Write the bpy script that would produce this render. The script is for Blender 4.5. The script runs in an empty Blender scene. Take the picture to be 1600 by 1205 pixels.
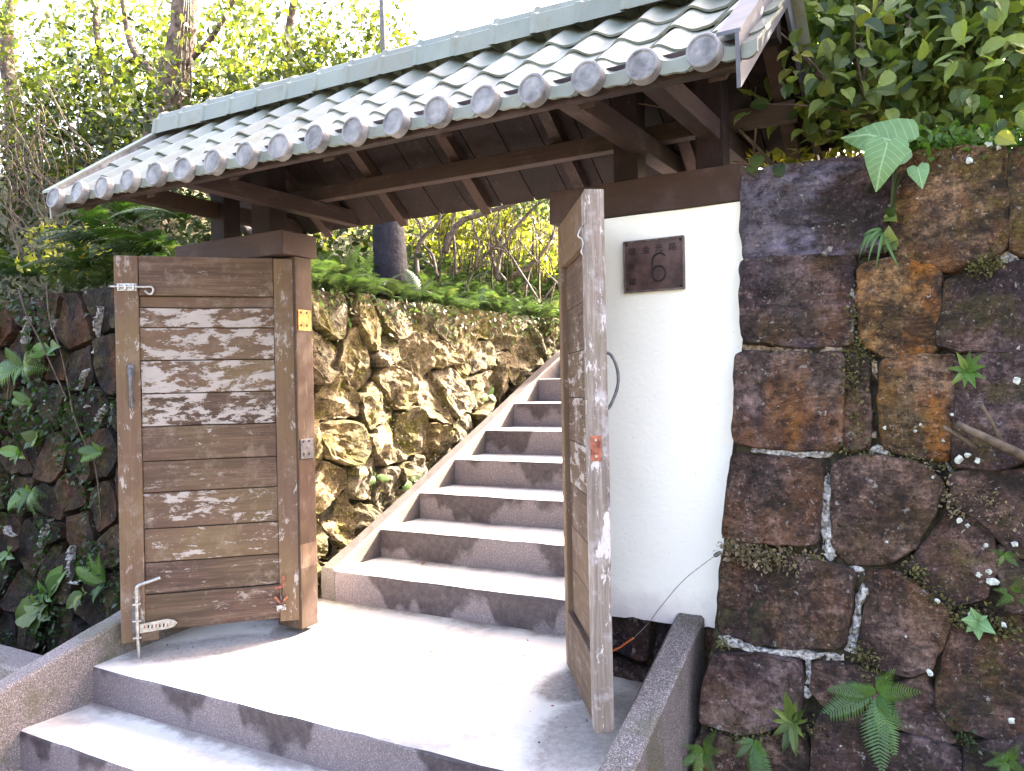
import bpy, bmesh, math, random
import numpy as np
from mathutils import Vector, Matrix, noise
R_ = random.Random(7)
rad = math.radians
scene = bpy.context.scene
col = scene.collection

# ------------------------------------------------------------------ camera, sky, sun, exposure
CAM = Vector((3.10, -3.14, 1.2))
TH, RHO, FPX = rad(30), rad(1.15), 1280.0
FW = Vector((-math.sin(TH), math.cos(TH), 0))
RT = Vector((math.cos(TH), math.sin(TH), 0))
UP = Vector((0, 0, 1))
RC = RT*math.cos(RHO) - UP*math.sin(RHO)
UC = UP*math.cos(RHO) + RT*math.sin(RHO)
cd = bpy.data.cameras.new('camera'); cam = bpy.data.objects.new('camera', cd); col.objects.link(cam)
cd.sensor_width = 36; cd.lens = 36*FPX/1600; cd.clip_start = .05; cd.clip_end = 800
m = Matrix.Identity(4)
for i in range(3):
    m[i][0] = RC[i]; m[i][1] = UC[i]; m[i][2] = -FW[i]; m[i][3] = CAM[i]
cam.matrix_world = m
scene.camera = cam
SUN_EL, SUN_AZ = rad(37), rad(26)          # azimuth measured from +Y towards +X
w = bpy.data.worlds.new('World'); scene.world = w; w.use_nodes = True
wn = w.node_tree; bg = wn.nodes['Background']
sky = wn.nodes.new('ShaderNodeTexSky'); sky.sky_type = 'NISHITA'; sky.sun_disc = False
sky.sun_elevation = SUN_EL; sky.sun_rotation = SUN_AZ
sky.air_density = 1.0; sky.dust_density = 5.0; sky.ozone_density = 1.0
tint = wn.nodes.new('ShaderNodeMix'); tint.data_type = 'RGBA'; tint.blend_type = 'MULTIPLY'; tint.inputs[0].default_value = 1
tint.inputs[7].default_value = (1.10, .955, .87, 1)
wn.links.new(sky.outputs[0], tint.inputs[6]); wn.links.new(tint.outputs[2], bg.inputs[0]); bg.inputs[1].default_value = 0.15
sd = bpy.data.lights.new('sun', 'SUN'); sd.energy = 4.6; sd.angle = rad(.5); sd.color = (1, .93, .8)
sun = bpy.data.objects.new('sun', sd); col.objects.link(sun)
SD = Vector((math.sin(SUN_AZ)*math.cos(SUN_EL), math.cos(SUN_AZ)*math.cos(SUN_EL), math.sin(SUN_EL)))
sun.rotation_euler = (-SD).to_track_quat('-Z', 'Y').to_euler()
scene.view_settings.view_transform = 'Standard'; scene.view_settings.look = 'None'
scene.view_settings.exposure = 3.9; scene.view_settings.gamma = 1
scene.render.engine = 'CYCLES'
scene.cycles.max_bounces = 8; scene.cycles.transparent_max_bounces = 8

# ------------------------------------------------------------------ helpers
def at(x, y, n, c):
    """point of the world plane n.p = c that lies along a sight line"""
    d = FW + RC*((x-800)/FPX) + UC*((602.5-y)/FPX)
    n = Vector(n); t = (c - n.dot(CAM))/n.dot(d)
    return CAM + d*t
def tag(o, label=None, cat=None, group=None, kind=None):
    if label: o['label'] = label
    if cat: o['category'] = cat
    if group: o['group'] = group
    if kind: o['kind'] = kind
    return o
def empty(name, loc=(0, 0, 0), label=None, cat=None, group=None):
    o = bpy.data.objects.new(name, None); o.location = loc; o.empty_display_size = .1
    col.objects.link(o); return tag(o, label, cat, group)
def mesh(name, V, F, mat, parent=None, org=None, smooth=False, autoorg=True):
    V = [Vector(v) for v in V]
    if org is None:
        org = Vector((0, 0, 0))
        if autoorg:
            for v in V: org += v
            org /= max(1, len(V))
    org = Vector(org)
    me = bpy.data.meshes.new(name)
    me.from_pydata([v-org for v in V], [], F)
    if mat: me.materials.append(mat)
    if smooth: me.polygons.foreach_set('use_smooth', [True]*len(me.polygons))
    me.update()
    o = bpy.data.objects.new(name, me); o.location = org; col.objects.link(o)
    if parent: o.parent = parent; o.location = org
    return o
def link_mesh(name, me, loc, parent=None):
    o = bpy.data.objects.new(name, me); o.location = loc; col.objects.link(o)
    if parent: o.parent = parent
    return o
def box(name, x0, x1, y0, y1, z0, z1, mat, parent=None, bev=.004, seg=2, rough=0, cuts=0, shear=None, smooth=False):
    bm = bmesh.new(); bmesh.ops.create_cube(bm, size=1)
    cx, cy, cz = (x0+x1)/2, (y0+y1)/2, (z0+z1)/2
    for v in bm.verts: v.co = Vector((v.co.x*(x1-x0), v.co.y*(y1-y0), v.co.z*(z1-z0)))
    if bev: bmesh.ops.bevel(bm, geom=bm.edges[:], offset=bev, segments=seg, affect='EDGES', profile=.6)
    if cuts:
        L = max(x1-x0, y1-y0, z1-z0)
        es = [e for e in bm.edges if e.calc_length() > L*.5]
        bmesh.ops.subdivide_edges(bm, edges=es, cuts=cuts, use_grid_fill=True)
    if rough:
        for v in bm.verts:
            p = v.co + Vector((cx, cy, cz))
            v.co += noise.noise_vector(p*6)*rough + noise.noise_vector(p*23)*rough*.5
    if shear:
        for v in bm.verts: v.co.z += shear*v.co.y
    me = bpy.data.meshes.new(name); bm.to_mesh(me); bm.free()
    me.materials.append(mat)
    if smooth: me.polygons.foreach_set('use_smooth', [True]*len(me.polygons))
    o = bpy.data.objects.new(name, me); o.location = (cx, cy, cz); col.objects.link(o)
    if parent: o.parent = parent
    return o
def tube(name, pts, r, mat, parent=None, seg=8, rough=0, closed_tip=True):
    pts = [Vector(p) for p in pts]
    rs = r if isinstance(r, (list, tuple)) else [r]*len(pts)
    V, F = tube_data(pts, rs, seg, rough)
    return mesh(name, V, F, mat, parent, smooth=True)
def tube_data(pts, rs, seg=8, rough=0, off=0):
    V, F = [], []
    n = len(pts); ref = Vector((.31, .17, .93)).normalized()
    for i, p in enumerate(pts):
        d = (pts[min(i+1, n-1)] - pts[max(i-1, 0)]).normalized()
        a = d.cross(ref)
        if a.length < .1: a = d.cross(Vector((1, 0, 0)))
        a.normalize(); b = d.cross(a)
        for k in range(seg):
            t = 2*math.pi*k/seg
            q = a*math.cos(t)+b*math.sin(t)
            rr = rs[i]
            if rough: rr *= 1+rough*noise.noise((p+q*rs[i])*(.9/max(rs[i], .01))*.6)
            V.append(p+q*rr)
    for i in range(n-1):
        for k in range(seg):
            k2 = (k+1) % seg
            F.append((off+i*seg+k, off+i*seg+k2, off+(i+1)*seg+k2, off+(i+1)*seg+k))
    F.append(tuple(off+k for k in reversed(range(seg)))); F.append(tuple(off+(n-1)*seg+k for k in range(seg)))
    return V, F
def smooth_path(pts, k=5):
    pts = [Vector(p) for p in pts]; out = []
    for i in range(len(pts)-1):
        p0 = pts[max(i-1, 0)]; p1 = pts[i]; p2 = pts[i+1]; p3 = pts[min(i+2, len(pts)-1)]
        for j in range(k):
            t = j/k
            out.append(.5*((2*p1)+(p2-p0)*t+(2*p0-5*p1+4*p2-p3)*t*t+(3*p1-p0-3*p2+p3)*t**3))
    out.append(pts[-1]); return out
def fbm(p, o=4):
    s, a = 0, 1
    for _ in range(o): s += a*noise.noise(p); p = p*2.07; a *= .5
    return s

# ------------------------------------------------------------------ material kit
class NT:
    def __init__(s, name, rough=.8, spec=.3):
        s.m = bpy.data.materials.new(name); s.m.use_nodes = True
        s.t = s.m.node_tree; s.b = s.t.nodes['Principled BSDF']
        s.b.inputs['Roughness'].default_value = rough
        s.b.inputs['Specular IOR Level'].default_value = spec
        tc = s.n('ShaderNodeTexCoord'); oi = s.n('ShaderNodeObjectInfo')
        mu = s.n('ShaderNodeVectorMath', operation='SCALE'); mu.inputs[0].default_value = (37, 53, 71)
        s.l(oi.outputs['Random'], mu.inputs['Scale'])
        ad = s.n('ShaderNodeVectorMath', operation='ADD'); s.l(tc.outputs['Object'], ad.inputs[0]); s.l(mu.outputs[0], ad.inputs[1])
        s.co = ad.outputs[0]; s.obj = tc.outputs['Object']; s.rnd = oi.outputs['Random']
    def n(s, ty, **k):
        n = s.t.nodes.new(ty)
        for a, b in k.items(): setattr(n, a, b)
        return n
    def l(s, a, b): s.t.links.new(a, b)
    def map(s, scale, src=None, loc=(0, 0, 0)):
        n = s.n('ShaderNodeMapping'); n.inputs['Scale'].default_value = scale; n.inputs['Location'].default_value = loc
        s.l(src or s.co, n.inputs['Vector']); return n.outputs[0]
    def noise(s, scale, detail=5, rough=.55, src=None, dist=0):
        n = s.n('ShaderNodeTexNoise'); n.inputs['Scale'].default_value = scale; n.inputs['Detail'].default_value = detail
        n.inputs['Roughness'].default_value = rough; n.inputs['Distortion'].default_value = dist
        s.l(src or s.co, n.inputs['Vector']); return n.outputs['Fac']
    def vor(s, scale, feat='F1', src=None, out='Distance'):
        n = s.n('ShaderNodeTexVoronoi', feature=feat); n.inputs['Scale'].default_value = scale
        s.l(src or s.co, n.inputs['Vector']); return n.outputs[out]
    def ramp(s, f, stops):
        n = s.n('ShaderNodeValToRGB'); e = n.color_ramp.elements
        while len(e) < len(stops): e.new(.5)
        for i, (p, c) in enumerate(stops):
            e[i].position = p; e[i].color = (c, c, c, 1) if isinstance(c, (int, float)) else (*c, 1)
        s.l(f, n.inputs[0]); return n.outputs[0]
    def mix(s, f, a, b, mode='MIX'):
        n = s.n('ShaderNodeMix', data_type='RGBA', blend_type=mode)
        for i, v in ((0, f), (6, a), (7, b)):
            if hasattr(v, 'is_linked'): s.l(v, n.inputs[i])
            elif i == 0: n.inputs[i].default_value = v
            else: n.inputs[i].default_value = (*v, 1)
        return n.outputs[2]
    def math(s, op, a, b=0, c=None):
        n = s.n('ShaderNodeMath', operation=op)
        for i, v in enumerate((a, b) if c is None else (a, b, c)):
            if hasattr(v, 'is_linked'): s.l(v, n.inputs[i])
            else: n.inputs[i].default_value = v
        return n.outputs[0]
    def attr(s, name, ty='OBJECT', out='Fac'):
        n = s.n('ShaderNodeAttribute', attribute_type=ty, attribute_name=name); return n.outputs[out]
    def sep(s, src=None):
        n = s.n('ShaderNodeSeparateXYZ'); s.l(src or s.obj, n.inputs[0]); return n.outputs
    def bump(s, h, strength=.4, dist=.01):
        n = s.n('ShaderNodeBump'); n.inputs['Strength'].default_value = strength; n.inputs['Distance'].default_value = dist
        s.l(h, n.inputs['Height']); s.l(n.outputs[0], s.b.inputs['Normal'])
    def color(s, c): s.l(c, s.b.inputs['Base Color']); return s
    def rough(s, r): s.l(r, s.b.inputs['Roughness'])

def wood(name, ax, dark, mid, light, paint=(.26, .228, .215), green=.14, pstretch=4.2):
    t = NT(name, .78, .25)
    sc = [22, 22, 22]; sc[ax] = 1.3
    g = t.noise(1.6, 8, .65, t.map(sc)); g2 = t.noise(3, 4, .6)
    c = t.ramp(g, [(.3, dark), (.5, mid), (.72, light)])
    c = t.mix(t.ramp(g2, [(.35, 0), (.7, .6)]), c, tuple(.55*v for v in mid))
    sf = [130, 130, 130]; sf[ax] = 5
    gf = t.noise(1, 6, .75, t.map(sf))
    c = t.mix(t.ramp(gf, [(.42, .55), (.58, 0)]), c, tuple(.45*v for v in dark))
    c = t.mix(t.math('MULTIPLY', t.rnd, .75), c, t.mix(g2, (mid[0]*1.75, mid[1]*1.85, mid[2]*1.07), (mid[0]*1.06, mid[1]*1.1, mid[2]*1.3)))
    c = t.mix(t.ramp(t.noise(7, 7, .75), [(.52, 0), (.66, .5)]), c, (light[0]*1.22, light[1]*1.4, light[2]*1.6))
    fl = t.noise(24, 6, .8, t.map([1 if q_ != ax else .35 for q_ in range(3)], loc=(2, 9, 4)))
    c = t.mix(t.math('MULTIPLY', t.ramp(fl, [(.60, 0), (.62, 1)]), t.math('MULTIPLY', t.attr('paint'), 1.2)), c, paint)
    gm = t.noise(2.2, 3, .5, t.map((1, 1, 1), loc=(9, 3, 1)))
    c = t.mix(t.math('MULTIPLY', t.ramp(gm, [(.45, 0), (.7, 1)]), green), c, (.17, .15, .05))
    # surviving flakes of paint, stretched along the grain
    ps = [pstretch]*3; ps[ax] = 1.6
    p = t.noise(4.2, 10, .72, t.map(ps, loc=(4, 8, 2)), dist=.3)
    am = t.attr('paint')
    th = t.math('SUBTRACT', .74, t.math('MULTIPLY', am, .26))
    pm = t.math('MULTIPLY', t.math('SUBTRACT', p, th), 45); pm.node.use_clamp = True
    pg = t.noise(9, 4, .6)
    pc = t.mix(pg, tuple(.72*v for v in paint), tuple(min(1, 1.2*v) for v in paint))
    c = t.mix(pm, c, pc)
    sp = t.vor(60); c = t.mix(t.ramp(sp, [(.05, .6), (.1, 0)]), c, (.03, .02, .015))
    t.color(c)
    h = t.math('ADD', t.math('ADD', t.math('MULTIPLY', g, .6), t.math('MULTIPLY', gf, .5)), t.math('MULTIPLY', pm, .45)); t.bump(h, .55, .006)
    return t.m
DK, MD, LT = (.026, .014, .013), (.078, .045, .034), (.145, .096, .072)
M = {}
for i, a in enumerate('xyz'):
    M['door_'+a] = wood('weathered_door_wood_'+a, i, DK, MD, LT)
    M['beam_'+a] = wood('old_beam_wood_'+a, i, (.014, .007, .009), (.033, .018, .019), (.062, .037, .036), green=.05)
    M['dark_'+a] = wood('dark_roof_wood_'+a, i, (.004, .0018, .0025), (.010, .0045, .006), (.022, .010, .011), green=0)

M['post_z'] = wood('reddish_post_wood', 2, (.012, .006, .0055), (.030, .0155, .012), (.06, .034, .026), green=.1)
M['pale_z'] = wood('bleached_edge_wood', 2, (.07, .05, .048), (.19, .15, .145), (.33, .275, .265), paint=(.42, .38, .38), green=.1)

def concrete(name, base, speck=.5, stain_and_shade=False, moss=0, spots=()):
    t = NT(name, .62, .35)
    n1 = t.noise(3.5, 6, .6); n2 = t.noise(90, 4, .7); v = t.vor(330, out='Color')
    vv = t.n('ShaderNodeSeparateColor'); t.l(v, vv.inputs[0])
    c = t.mix(n1, tuple(.72*b for b in base), tuple(1.25*b for b in base))
    c = t.mix(t.math('MULTIPLY', t.ramp(n2, [(.4, 0), (.6, 1)]), .45*speck+.1), c, tuple(.5*b for b in base))
    c = t.mix(t.math('MULTIPLY', t.ramp(vv.outputs[0], [(.8, 0), (.86, 1)]), speck), c, tuple(min(1, 2.1*b) for b in base))
    c = t.mix(t.math('MULTIPLY', t.ramp(vv.outputs[1], [(.82, 0), (.88, 1)]), speck), c, (.05, .04, .04))
    if stain_and_shade:
        x, y, z = t.sep()
        cc = t.n('ShaderNodeCombineXYZ'); t.l(x, cc.inputs[0]); t.l(t.rnd, cc.inputs[1])
        pres = t.noise(2.1, 3, .5, t.map((1, 60, 1), cc.outputs[0]))
        edge = t.noise(9, 6, .6)
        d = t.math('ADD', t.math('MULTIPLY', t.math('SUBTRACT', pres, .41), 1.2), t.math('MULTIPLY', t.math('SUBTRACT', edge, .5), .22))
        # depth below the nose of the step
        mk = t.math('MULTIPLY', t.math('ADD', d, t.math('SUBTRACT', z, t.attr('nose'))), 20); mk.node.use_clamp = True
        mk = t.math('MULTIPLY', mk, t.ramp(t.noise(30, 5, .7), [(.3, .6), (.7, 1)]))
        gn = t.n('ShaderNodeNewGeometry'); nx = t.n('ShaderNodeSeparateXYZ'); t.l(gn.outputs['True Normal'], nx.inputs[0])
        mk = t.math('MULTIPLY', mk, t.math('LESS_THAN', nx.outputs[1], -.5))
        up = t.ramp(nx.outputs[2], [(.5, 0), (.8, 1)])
        c = t.mix(up, c, t.mix(t.ramp(t.noise(2.3, 7, .7), [(.34, .35), (.5, .75)]), c, t.mix(n1, (.48, .45, .42), (.66, .63, .58))))  # upward faces paled: sky light on the treads put into the colour
        bd = t.math('SUBTRACT', t.attr('back'), y)                # corner shade at the back of each tread, put into the colour
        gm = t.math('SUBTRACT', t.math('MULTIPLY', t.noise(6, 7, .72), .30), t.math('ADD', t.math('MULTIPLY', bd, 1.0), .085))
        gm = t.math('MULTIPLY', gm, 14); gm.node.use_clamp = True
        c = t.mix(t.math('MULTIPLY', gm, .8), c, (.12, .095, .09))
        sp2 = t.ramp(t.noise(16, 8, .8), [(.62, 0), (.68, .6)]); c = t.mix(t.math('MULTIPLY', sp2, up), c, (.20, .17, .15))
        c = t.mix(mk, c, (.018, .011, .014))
    if moss:
        c = t.mix(t.math('MULTIPLY', t.ramp(t.noise(5, 6, .65), [(.5, 0), (.62, 1)]), moss), c, (.06, .06, .025))
    if spots:                                   # damp patches, plus shade by the door leaves put into the landing colour
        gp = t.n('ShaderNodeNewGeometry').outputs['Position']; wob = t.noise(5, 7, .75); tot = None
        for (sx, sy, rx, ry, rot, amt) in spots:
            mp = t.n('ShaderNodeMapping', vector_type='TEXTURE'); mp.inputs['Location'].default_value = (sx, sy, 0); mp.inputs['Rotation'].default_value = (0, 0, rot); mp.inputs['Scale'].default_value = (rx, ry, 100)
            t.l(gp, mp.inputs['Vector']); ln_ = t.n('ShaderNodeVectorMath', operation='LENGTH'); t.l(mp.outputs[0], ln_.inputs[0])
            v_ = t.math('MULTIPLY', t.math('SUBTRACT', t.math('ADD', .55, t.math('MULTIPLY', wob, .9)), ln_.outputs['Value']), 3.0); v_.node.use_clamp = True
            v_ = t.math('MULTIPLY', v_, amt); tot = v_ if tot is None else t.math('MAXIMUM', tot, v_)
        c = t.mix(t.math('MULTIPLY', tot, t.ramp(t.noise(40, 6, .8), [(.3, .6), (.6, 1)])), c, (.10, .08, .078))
    t.color(c); t.bump(t.math('ADD', n2, t.math('MULTIPLY', n1, 2)), .35, .006)
    return t.m
M['conc'] = concrete('landing_concrete', (.33, .30, .305), .25)
M['step'] = concrete('stair_concrete', (.118, .095, .103), .6, stain_and_shade=True)
M['landing'] = concrete('stained_shaded_landing_concrete', (.118, .095, .103), .6, stain_and_shade=True, spots=((1.62, -.12, .17, .20, 0, .95), (1.85, -.45, .22, .40, .0, .72), (.02, -.05, .16, .22, 0, .9), (-.22, -.42, .50, .16, rad(45), .75), (1.9, .2, .2, .3, 0, .8), (.9, -.55, .10, .03, .3, .5), (1.25, -.25, .14, .03, .2, .5)))
M['para'] = concrete('rough_parapet_concrete', (.15, .125, .122), 1.0, moss=.55)
M['kerb'] = concrete('stair_kerb_concrete', (.085, .072, .066), .7)

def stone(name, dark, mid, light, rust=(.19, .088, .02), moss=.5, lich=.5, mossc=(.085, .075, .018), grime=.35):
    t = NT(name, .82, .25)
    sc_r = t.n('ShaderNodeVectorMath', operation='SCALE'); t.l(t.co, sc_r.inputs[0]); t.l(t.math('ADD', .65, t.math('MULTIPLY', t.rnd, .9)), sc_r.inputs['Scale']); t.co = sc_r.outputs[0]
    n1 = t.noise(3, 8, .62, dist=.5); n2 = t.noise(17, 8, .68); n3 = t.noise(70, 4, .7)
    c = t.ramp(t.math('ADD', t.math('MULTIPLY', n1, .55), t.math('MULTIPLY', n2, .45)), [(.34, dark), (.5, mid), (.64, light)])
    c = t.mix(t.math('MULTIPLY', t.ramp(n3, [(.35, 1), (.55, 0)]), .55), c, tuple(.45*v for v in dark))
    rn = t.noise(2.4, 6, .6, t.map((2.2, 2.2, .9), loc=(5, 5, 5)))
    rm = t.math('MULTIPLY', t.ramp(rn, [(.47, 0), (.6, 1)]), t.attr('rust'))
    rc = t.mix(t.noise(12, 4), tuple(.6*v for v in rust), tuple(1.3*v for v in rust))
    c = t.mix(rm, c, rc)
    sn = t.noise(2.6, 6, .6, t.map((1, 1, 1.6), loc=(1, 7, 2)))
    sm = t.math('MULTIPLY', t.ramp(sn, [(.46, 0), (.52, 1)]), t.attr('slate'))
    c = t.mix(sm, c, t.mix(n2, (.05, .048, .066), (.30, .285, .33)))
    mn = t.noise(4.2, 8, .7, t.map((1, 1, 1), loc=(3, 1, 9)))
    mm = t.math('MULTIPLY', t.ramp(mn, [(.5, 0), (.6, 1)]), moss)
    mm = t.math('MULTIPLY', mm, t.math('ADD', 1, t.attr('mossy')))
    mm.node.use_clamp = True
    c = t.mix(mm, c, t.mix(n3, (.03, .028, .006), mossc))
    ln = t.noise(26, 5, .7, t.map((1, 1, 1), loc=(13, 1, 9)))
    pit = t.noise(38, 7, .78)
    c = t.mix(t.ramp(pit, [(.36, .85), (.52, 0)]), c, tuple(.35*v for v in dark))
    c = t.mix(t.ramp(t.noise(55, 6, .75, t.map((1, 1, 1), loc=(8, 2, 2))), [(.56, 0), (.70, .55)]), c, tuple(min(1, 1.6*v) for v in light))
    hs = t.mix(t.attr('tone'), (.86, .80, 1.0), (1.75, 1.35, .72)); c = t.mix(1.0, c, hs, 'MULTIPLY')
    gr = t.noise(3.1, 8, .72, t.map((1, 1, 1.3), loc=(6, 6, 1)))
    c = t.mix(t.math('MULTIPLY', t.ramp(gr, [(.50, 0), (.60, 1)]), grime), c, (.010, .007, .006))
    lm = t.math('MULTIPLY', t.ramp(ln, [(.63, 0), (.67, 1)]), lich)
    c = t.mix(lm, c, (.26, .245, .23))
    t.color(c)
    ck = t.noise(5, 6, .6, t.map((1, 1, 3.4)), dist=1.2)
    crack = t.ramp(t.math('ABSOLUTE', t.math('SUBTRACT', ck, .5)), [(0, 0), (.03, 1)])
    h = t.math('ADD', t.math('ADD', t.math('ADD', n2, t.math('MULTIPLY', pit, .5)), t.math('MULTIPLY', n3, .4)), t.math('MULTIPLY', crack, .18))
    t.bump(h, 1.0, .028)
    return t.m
M['stone_r'] = stone('dark_andesite', (.010, .006, .007), (.058, .040, .039), (.24, .185, .165), moss=.3, lich=.8, grime=.8)
M['stone_l'] = stone('mossy_rubble', (.04, .026, .012), (.13, .115, .06), (.38, .34, .22), rust=(.16, .13, .04), moss=.8, lich=.3, mossc=(.16, .15, .025))
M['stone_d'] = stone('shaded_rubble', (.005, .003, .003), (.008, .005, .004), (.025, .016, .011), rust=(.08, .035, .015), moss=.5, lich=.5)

def plain(name, c, rough=.6, var=.2, sc=20, metal=0, spec=.3, bump=.2, c2=None, bd=.004):
    t = NT(name, rough, spec); n = t.noise(sc, 5, .6)
    a = tuple(v*(1-var) for v in c); b = tuple(min(1, v*(1+var)) for v in c) if c2 is None else c2
    t.color(t.mix(t.ramp(n, [(.35, 0), (.65, 1)]), a, b)); t.b.inputs['Metallic'].default_value = metal
    if bump: t.bump(n, bump, bd)
    return t.m
M['joint'] = plain('dark_earth_joint', (.008, .006, .005), .95, .5, 30, bump=.9, c2=(.035, .028, .014), bd=.02)
M['mortar'] = plain('lime_mortar', (.10, .09, .085), .9, .6, 60, bump=.9, c2=(.42, .40, .39), bd=.01)
M['mortar_o'] = plain('orange_stained_mortar', (.10, .05, .03), .9, .5, 50, bump=.9, c2=(.32, .25, .19), bd=.01)
M['steel'] = plain('galvanised_steel', (.30, .29, .29), .4, .3, 60, metal=.8, bump=.1)
M['greysteel'] = plain('painted_grey_steel', (.085, .085, .095), .45, .3, 50, metal=.3)
M['rustred'] = plain('rusty_red_iron', (.16, .045, .03), .7, .4, 50, c2=(.3, .1, .06))
M['brass'] = plain('yellow_hinge_steel', (.30, .13, .02), .6, .3, 30, metal=.2, c2=(.42, .24, .06))
M['black'] = plain('blackened_line', (.02, .015, .02), .7, .2)
M['earth'] = plain('hillside_soil', (.05, .04, .022), .95, .5, 6, bump=.8, c2=(.09, .08, .035), bd=.05)
M['ground'] = plain('ground_soil', (.10, .09, .06), .95, .4, 3, bump=.5, c2=(.16, .15, .1), bd=.03)
M['bark'] = plain('brown_bark', (.05, .032, .024), .9, .5, 14, bump=.9, c2=(.13, .092, .07), bd=.03)
M['darkbark'] = plain('dark_purple_bark', (.012, .010, .015), .85, .4, 20, bump=.7, bd=.02)
M['twig'] = plain('pale_twig', (.06, .042, .03), .8, .4, 25, c2=(.11, .08, .058))
M['vine'] = plain('dry_vine', (.05, .032, .02), .8, .5, 25, c2=(.09, .064, .04))
M['white'] = plain('white_lichen', (.22, .23, .20), .9, .3, 60, c2=(.42, .44, .40), bump=.6)
M['wallred'] = plain('ochre_cloth', (.3, .12, .05), .8)

def roof_mat():
    t = NT('glazed_grey_roof_tile', .5, .4)
    n = t.noise(5, 6, .6); n2 = t.noise(60, 4, .7)
    c = t.mix(t.ramp(n, [(.35, 0), (.65, 1)]), (.11, .13, .113), (.165, .182, .158))
    c = t.mix(t.ramp(t.noise(9, 6, .7, t.map((1, 1, 1), loc=(4, 4, 4))), [(.52, 0), (.68, .8)]), c, (.11, .105, .065))
    c = t.mix(t.ramp(n2, [(.6, 0), (.75, .5)]), c, (.07, .065, .07))
    c = t.mix(t.math('MULTIPLY', t.rnd, .7), c, t.mix(n2, (.07, .075, .06), (.15, .145, .12)))
    t.color(c); t.bump(n2, .2, .003); t.rough(t.ramp(n, [(.3, .3), (.7, .6)]))
    return t.m
M['tile'] = roof_mat()
M['disc'] = plain('tile_end_disc', (.10, .096, .105), .5, .35, 18, c2=(.19, .185, .195), bump=.3)
M['verge'] = plain('verge_zinc', (.035, .037, .052), .6, .25, 12, c2=(.06, .062, .08), spec=.5)

def plaster():
    t = NT('white_plaster', .85, .2)
    n = t.noise(4, 6, .6); n2 = t.noise(50, 4, .7)
    c = t.mix(n, (.80, .79, .75), (.87, .86, .83))
    x, y, z = t.sep()
    low = t.math('SUBTRACT', t.math('MULTIPLY', t.noise(6, 6, .7), .25), t.math('MULTIPLY', t.math('ADD', z, .80), 1.0))
    lm = t.math('MULTIPLY', low, 6); lm.node.use_clamp = True
    c = t.mix(t.math('MULTIPLY', lm, .7), c, (.45, .38, .42))
    ed = t.math('MULTIPLY', t.math('SUBTRACT', x, t.math('SUBTRACT', .40, t.math('MULTIPLY', t.noise(5, 6, .7), .22))), 8); ed.node.use_clamp = True
    gt = t.math('MULTIPLY', t.ramp(t.noise(14, 6, .7), [(.55, 0), (.62, 1)]), ed)
    c = t.mix(gt, c, (.50, .36, .14))
    sp = t.vor(22); c = t.mix(t.ramp(sp, [(.03, .7), (.05, 0)]), c, (.25, .22, .2))
    t.color(c); t.bump(t.math('ADD', n2, n), .25, .01)
    return t.m
M['plaster'] = plaster()

def leafmat(name, c1, c2, trans=.35, gloss=.45, spec=.4, tc=(1.25, 1.35, .5)):
    m = bpy.data.materials.new(name); m.use_nodes = True; t = m.node_tree
    b = t.nodes['Principled BSDF']; out = t.nodes['Material Output']
    at_ = t.nodes.new('ShaderNodeAttribute'); at_.attribute_name = 'rnd'
    oi = t.nodes.new('ShaderNodeObjectInfo')
    ad = t.nodes.new('ShaderNodeMath'); ad.operation = 'ADD'
    t.links.new(at_.outputs['Fac'], ad.inputs[0]); mo = t.nodes.new('ShaderNodeMath'); mo.operation = 'MULTIPLY'; mo.inputs[1].default_value = .999; t.links.new(oi.outputs['Random'], mo.inputs[0]); t.links.new(mo.outputs[0], ad.inputs[1])
    fr = t.nodes.new('ShaderNodeMath'); fr.operation = 'FRACT'; t.links.new(ad.outputs[0], fr.inputs[0])
    r = t.nodes.new('ShaderNodeValToRGB'); e = r.color_ramp.elements
    e[0].color = (*c1, 1); e[1].color = (*c2, 1); e[1].position = .92
    k = e.new(.96); k.color = (min(1, c2[0]*1.3), c2[1]*1.05, c2[2], 1)
    t.links.new(fr.outputs[0], r.inputs[0])
    nz = t.nodes.new('ShaderNodeTexNoise'); nz.inputs['Scale'].default_value = 18; nz.inputs['Detail'].default_value = 4
    mx = t.nodes.new('ShaderNodeMix'); mx.data_type = 'RGBA'; mx.blend_type = 'MULTIPLY'; mx.inputs[0].default_value = .5
    t.links.new(r.outputs[0], mx.inputs[6]); t.links.new(nz.outputs['Fac'], mx.inputs[7])
    b.inputs['Roughness'].default_value = gloss; b.inputs['Specular IOR Level'].default_value = spec
    t.links.new(mx.outputs[2], b.inputs['Base Color'])
    tr = t.nodes.new('ShaderNodeBsdfTranslucent')
    m2 = t.nodes.new('ShaderNodeMix'); m2.data_type = 'RGBA'; m2.blend_type = 'MULTIPLY'; m2.inputs[0].default_value = 1
    m2.inputs[7].default_value = (*[v*1.7 for v in tc], 1); t.links.new(r.outputs[0], m2.inputs[6]); t.links.new(m2.outputs[2], tr.inputs[0])
    ms = t.nodes.new('ShaderNodeMixShader'); ms.inputs[0].default_value = trans
    t.links.new(b.outputs[0], ms.inputs[1]); t.links.new(tr.outputs[0], ms.inputs[2]); t.links.new(ms.outputs[0], out.inputs[0])
    return m
M['leaf_tree'] = leafmat('tree_leaf', (.018, .030, .008), (.12, .14, .03), .42)
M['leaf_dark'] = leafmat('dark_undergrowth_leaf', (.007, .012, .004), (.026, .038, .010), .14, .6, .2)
M['leaf_bush'] = leafmat('hibiscus_leaf', (.02, .042, .010), (.15, .20, .045), .25, .5, .3)
M['leaf_yellow'] = leafmat('yellow_green_leaf', (.05, .06, .012), (.22, .22, .045), .45)
M['fern'] = leafmat('fern_frond', (.020, .036, .012), (.055, .080, .030), .25, tc=(1.0, 1.15, .6))
M['fern_wall'] = leafmat('wall_fern_frond', (.045, .10, .018), (.10, .19, .035), .3)
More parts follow.
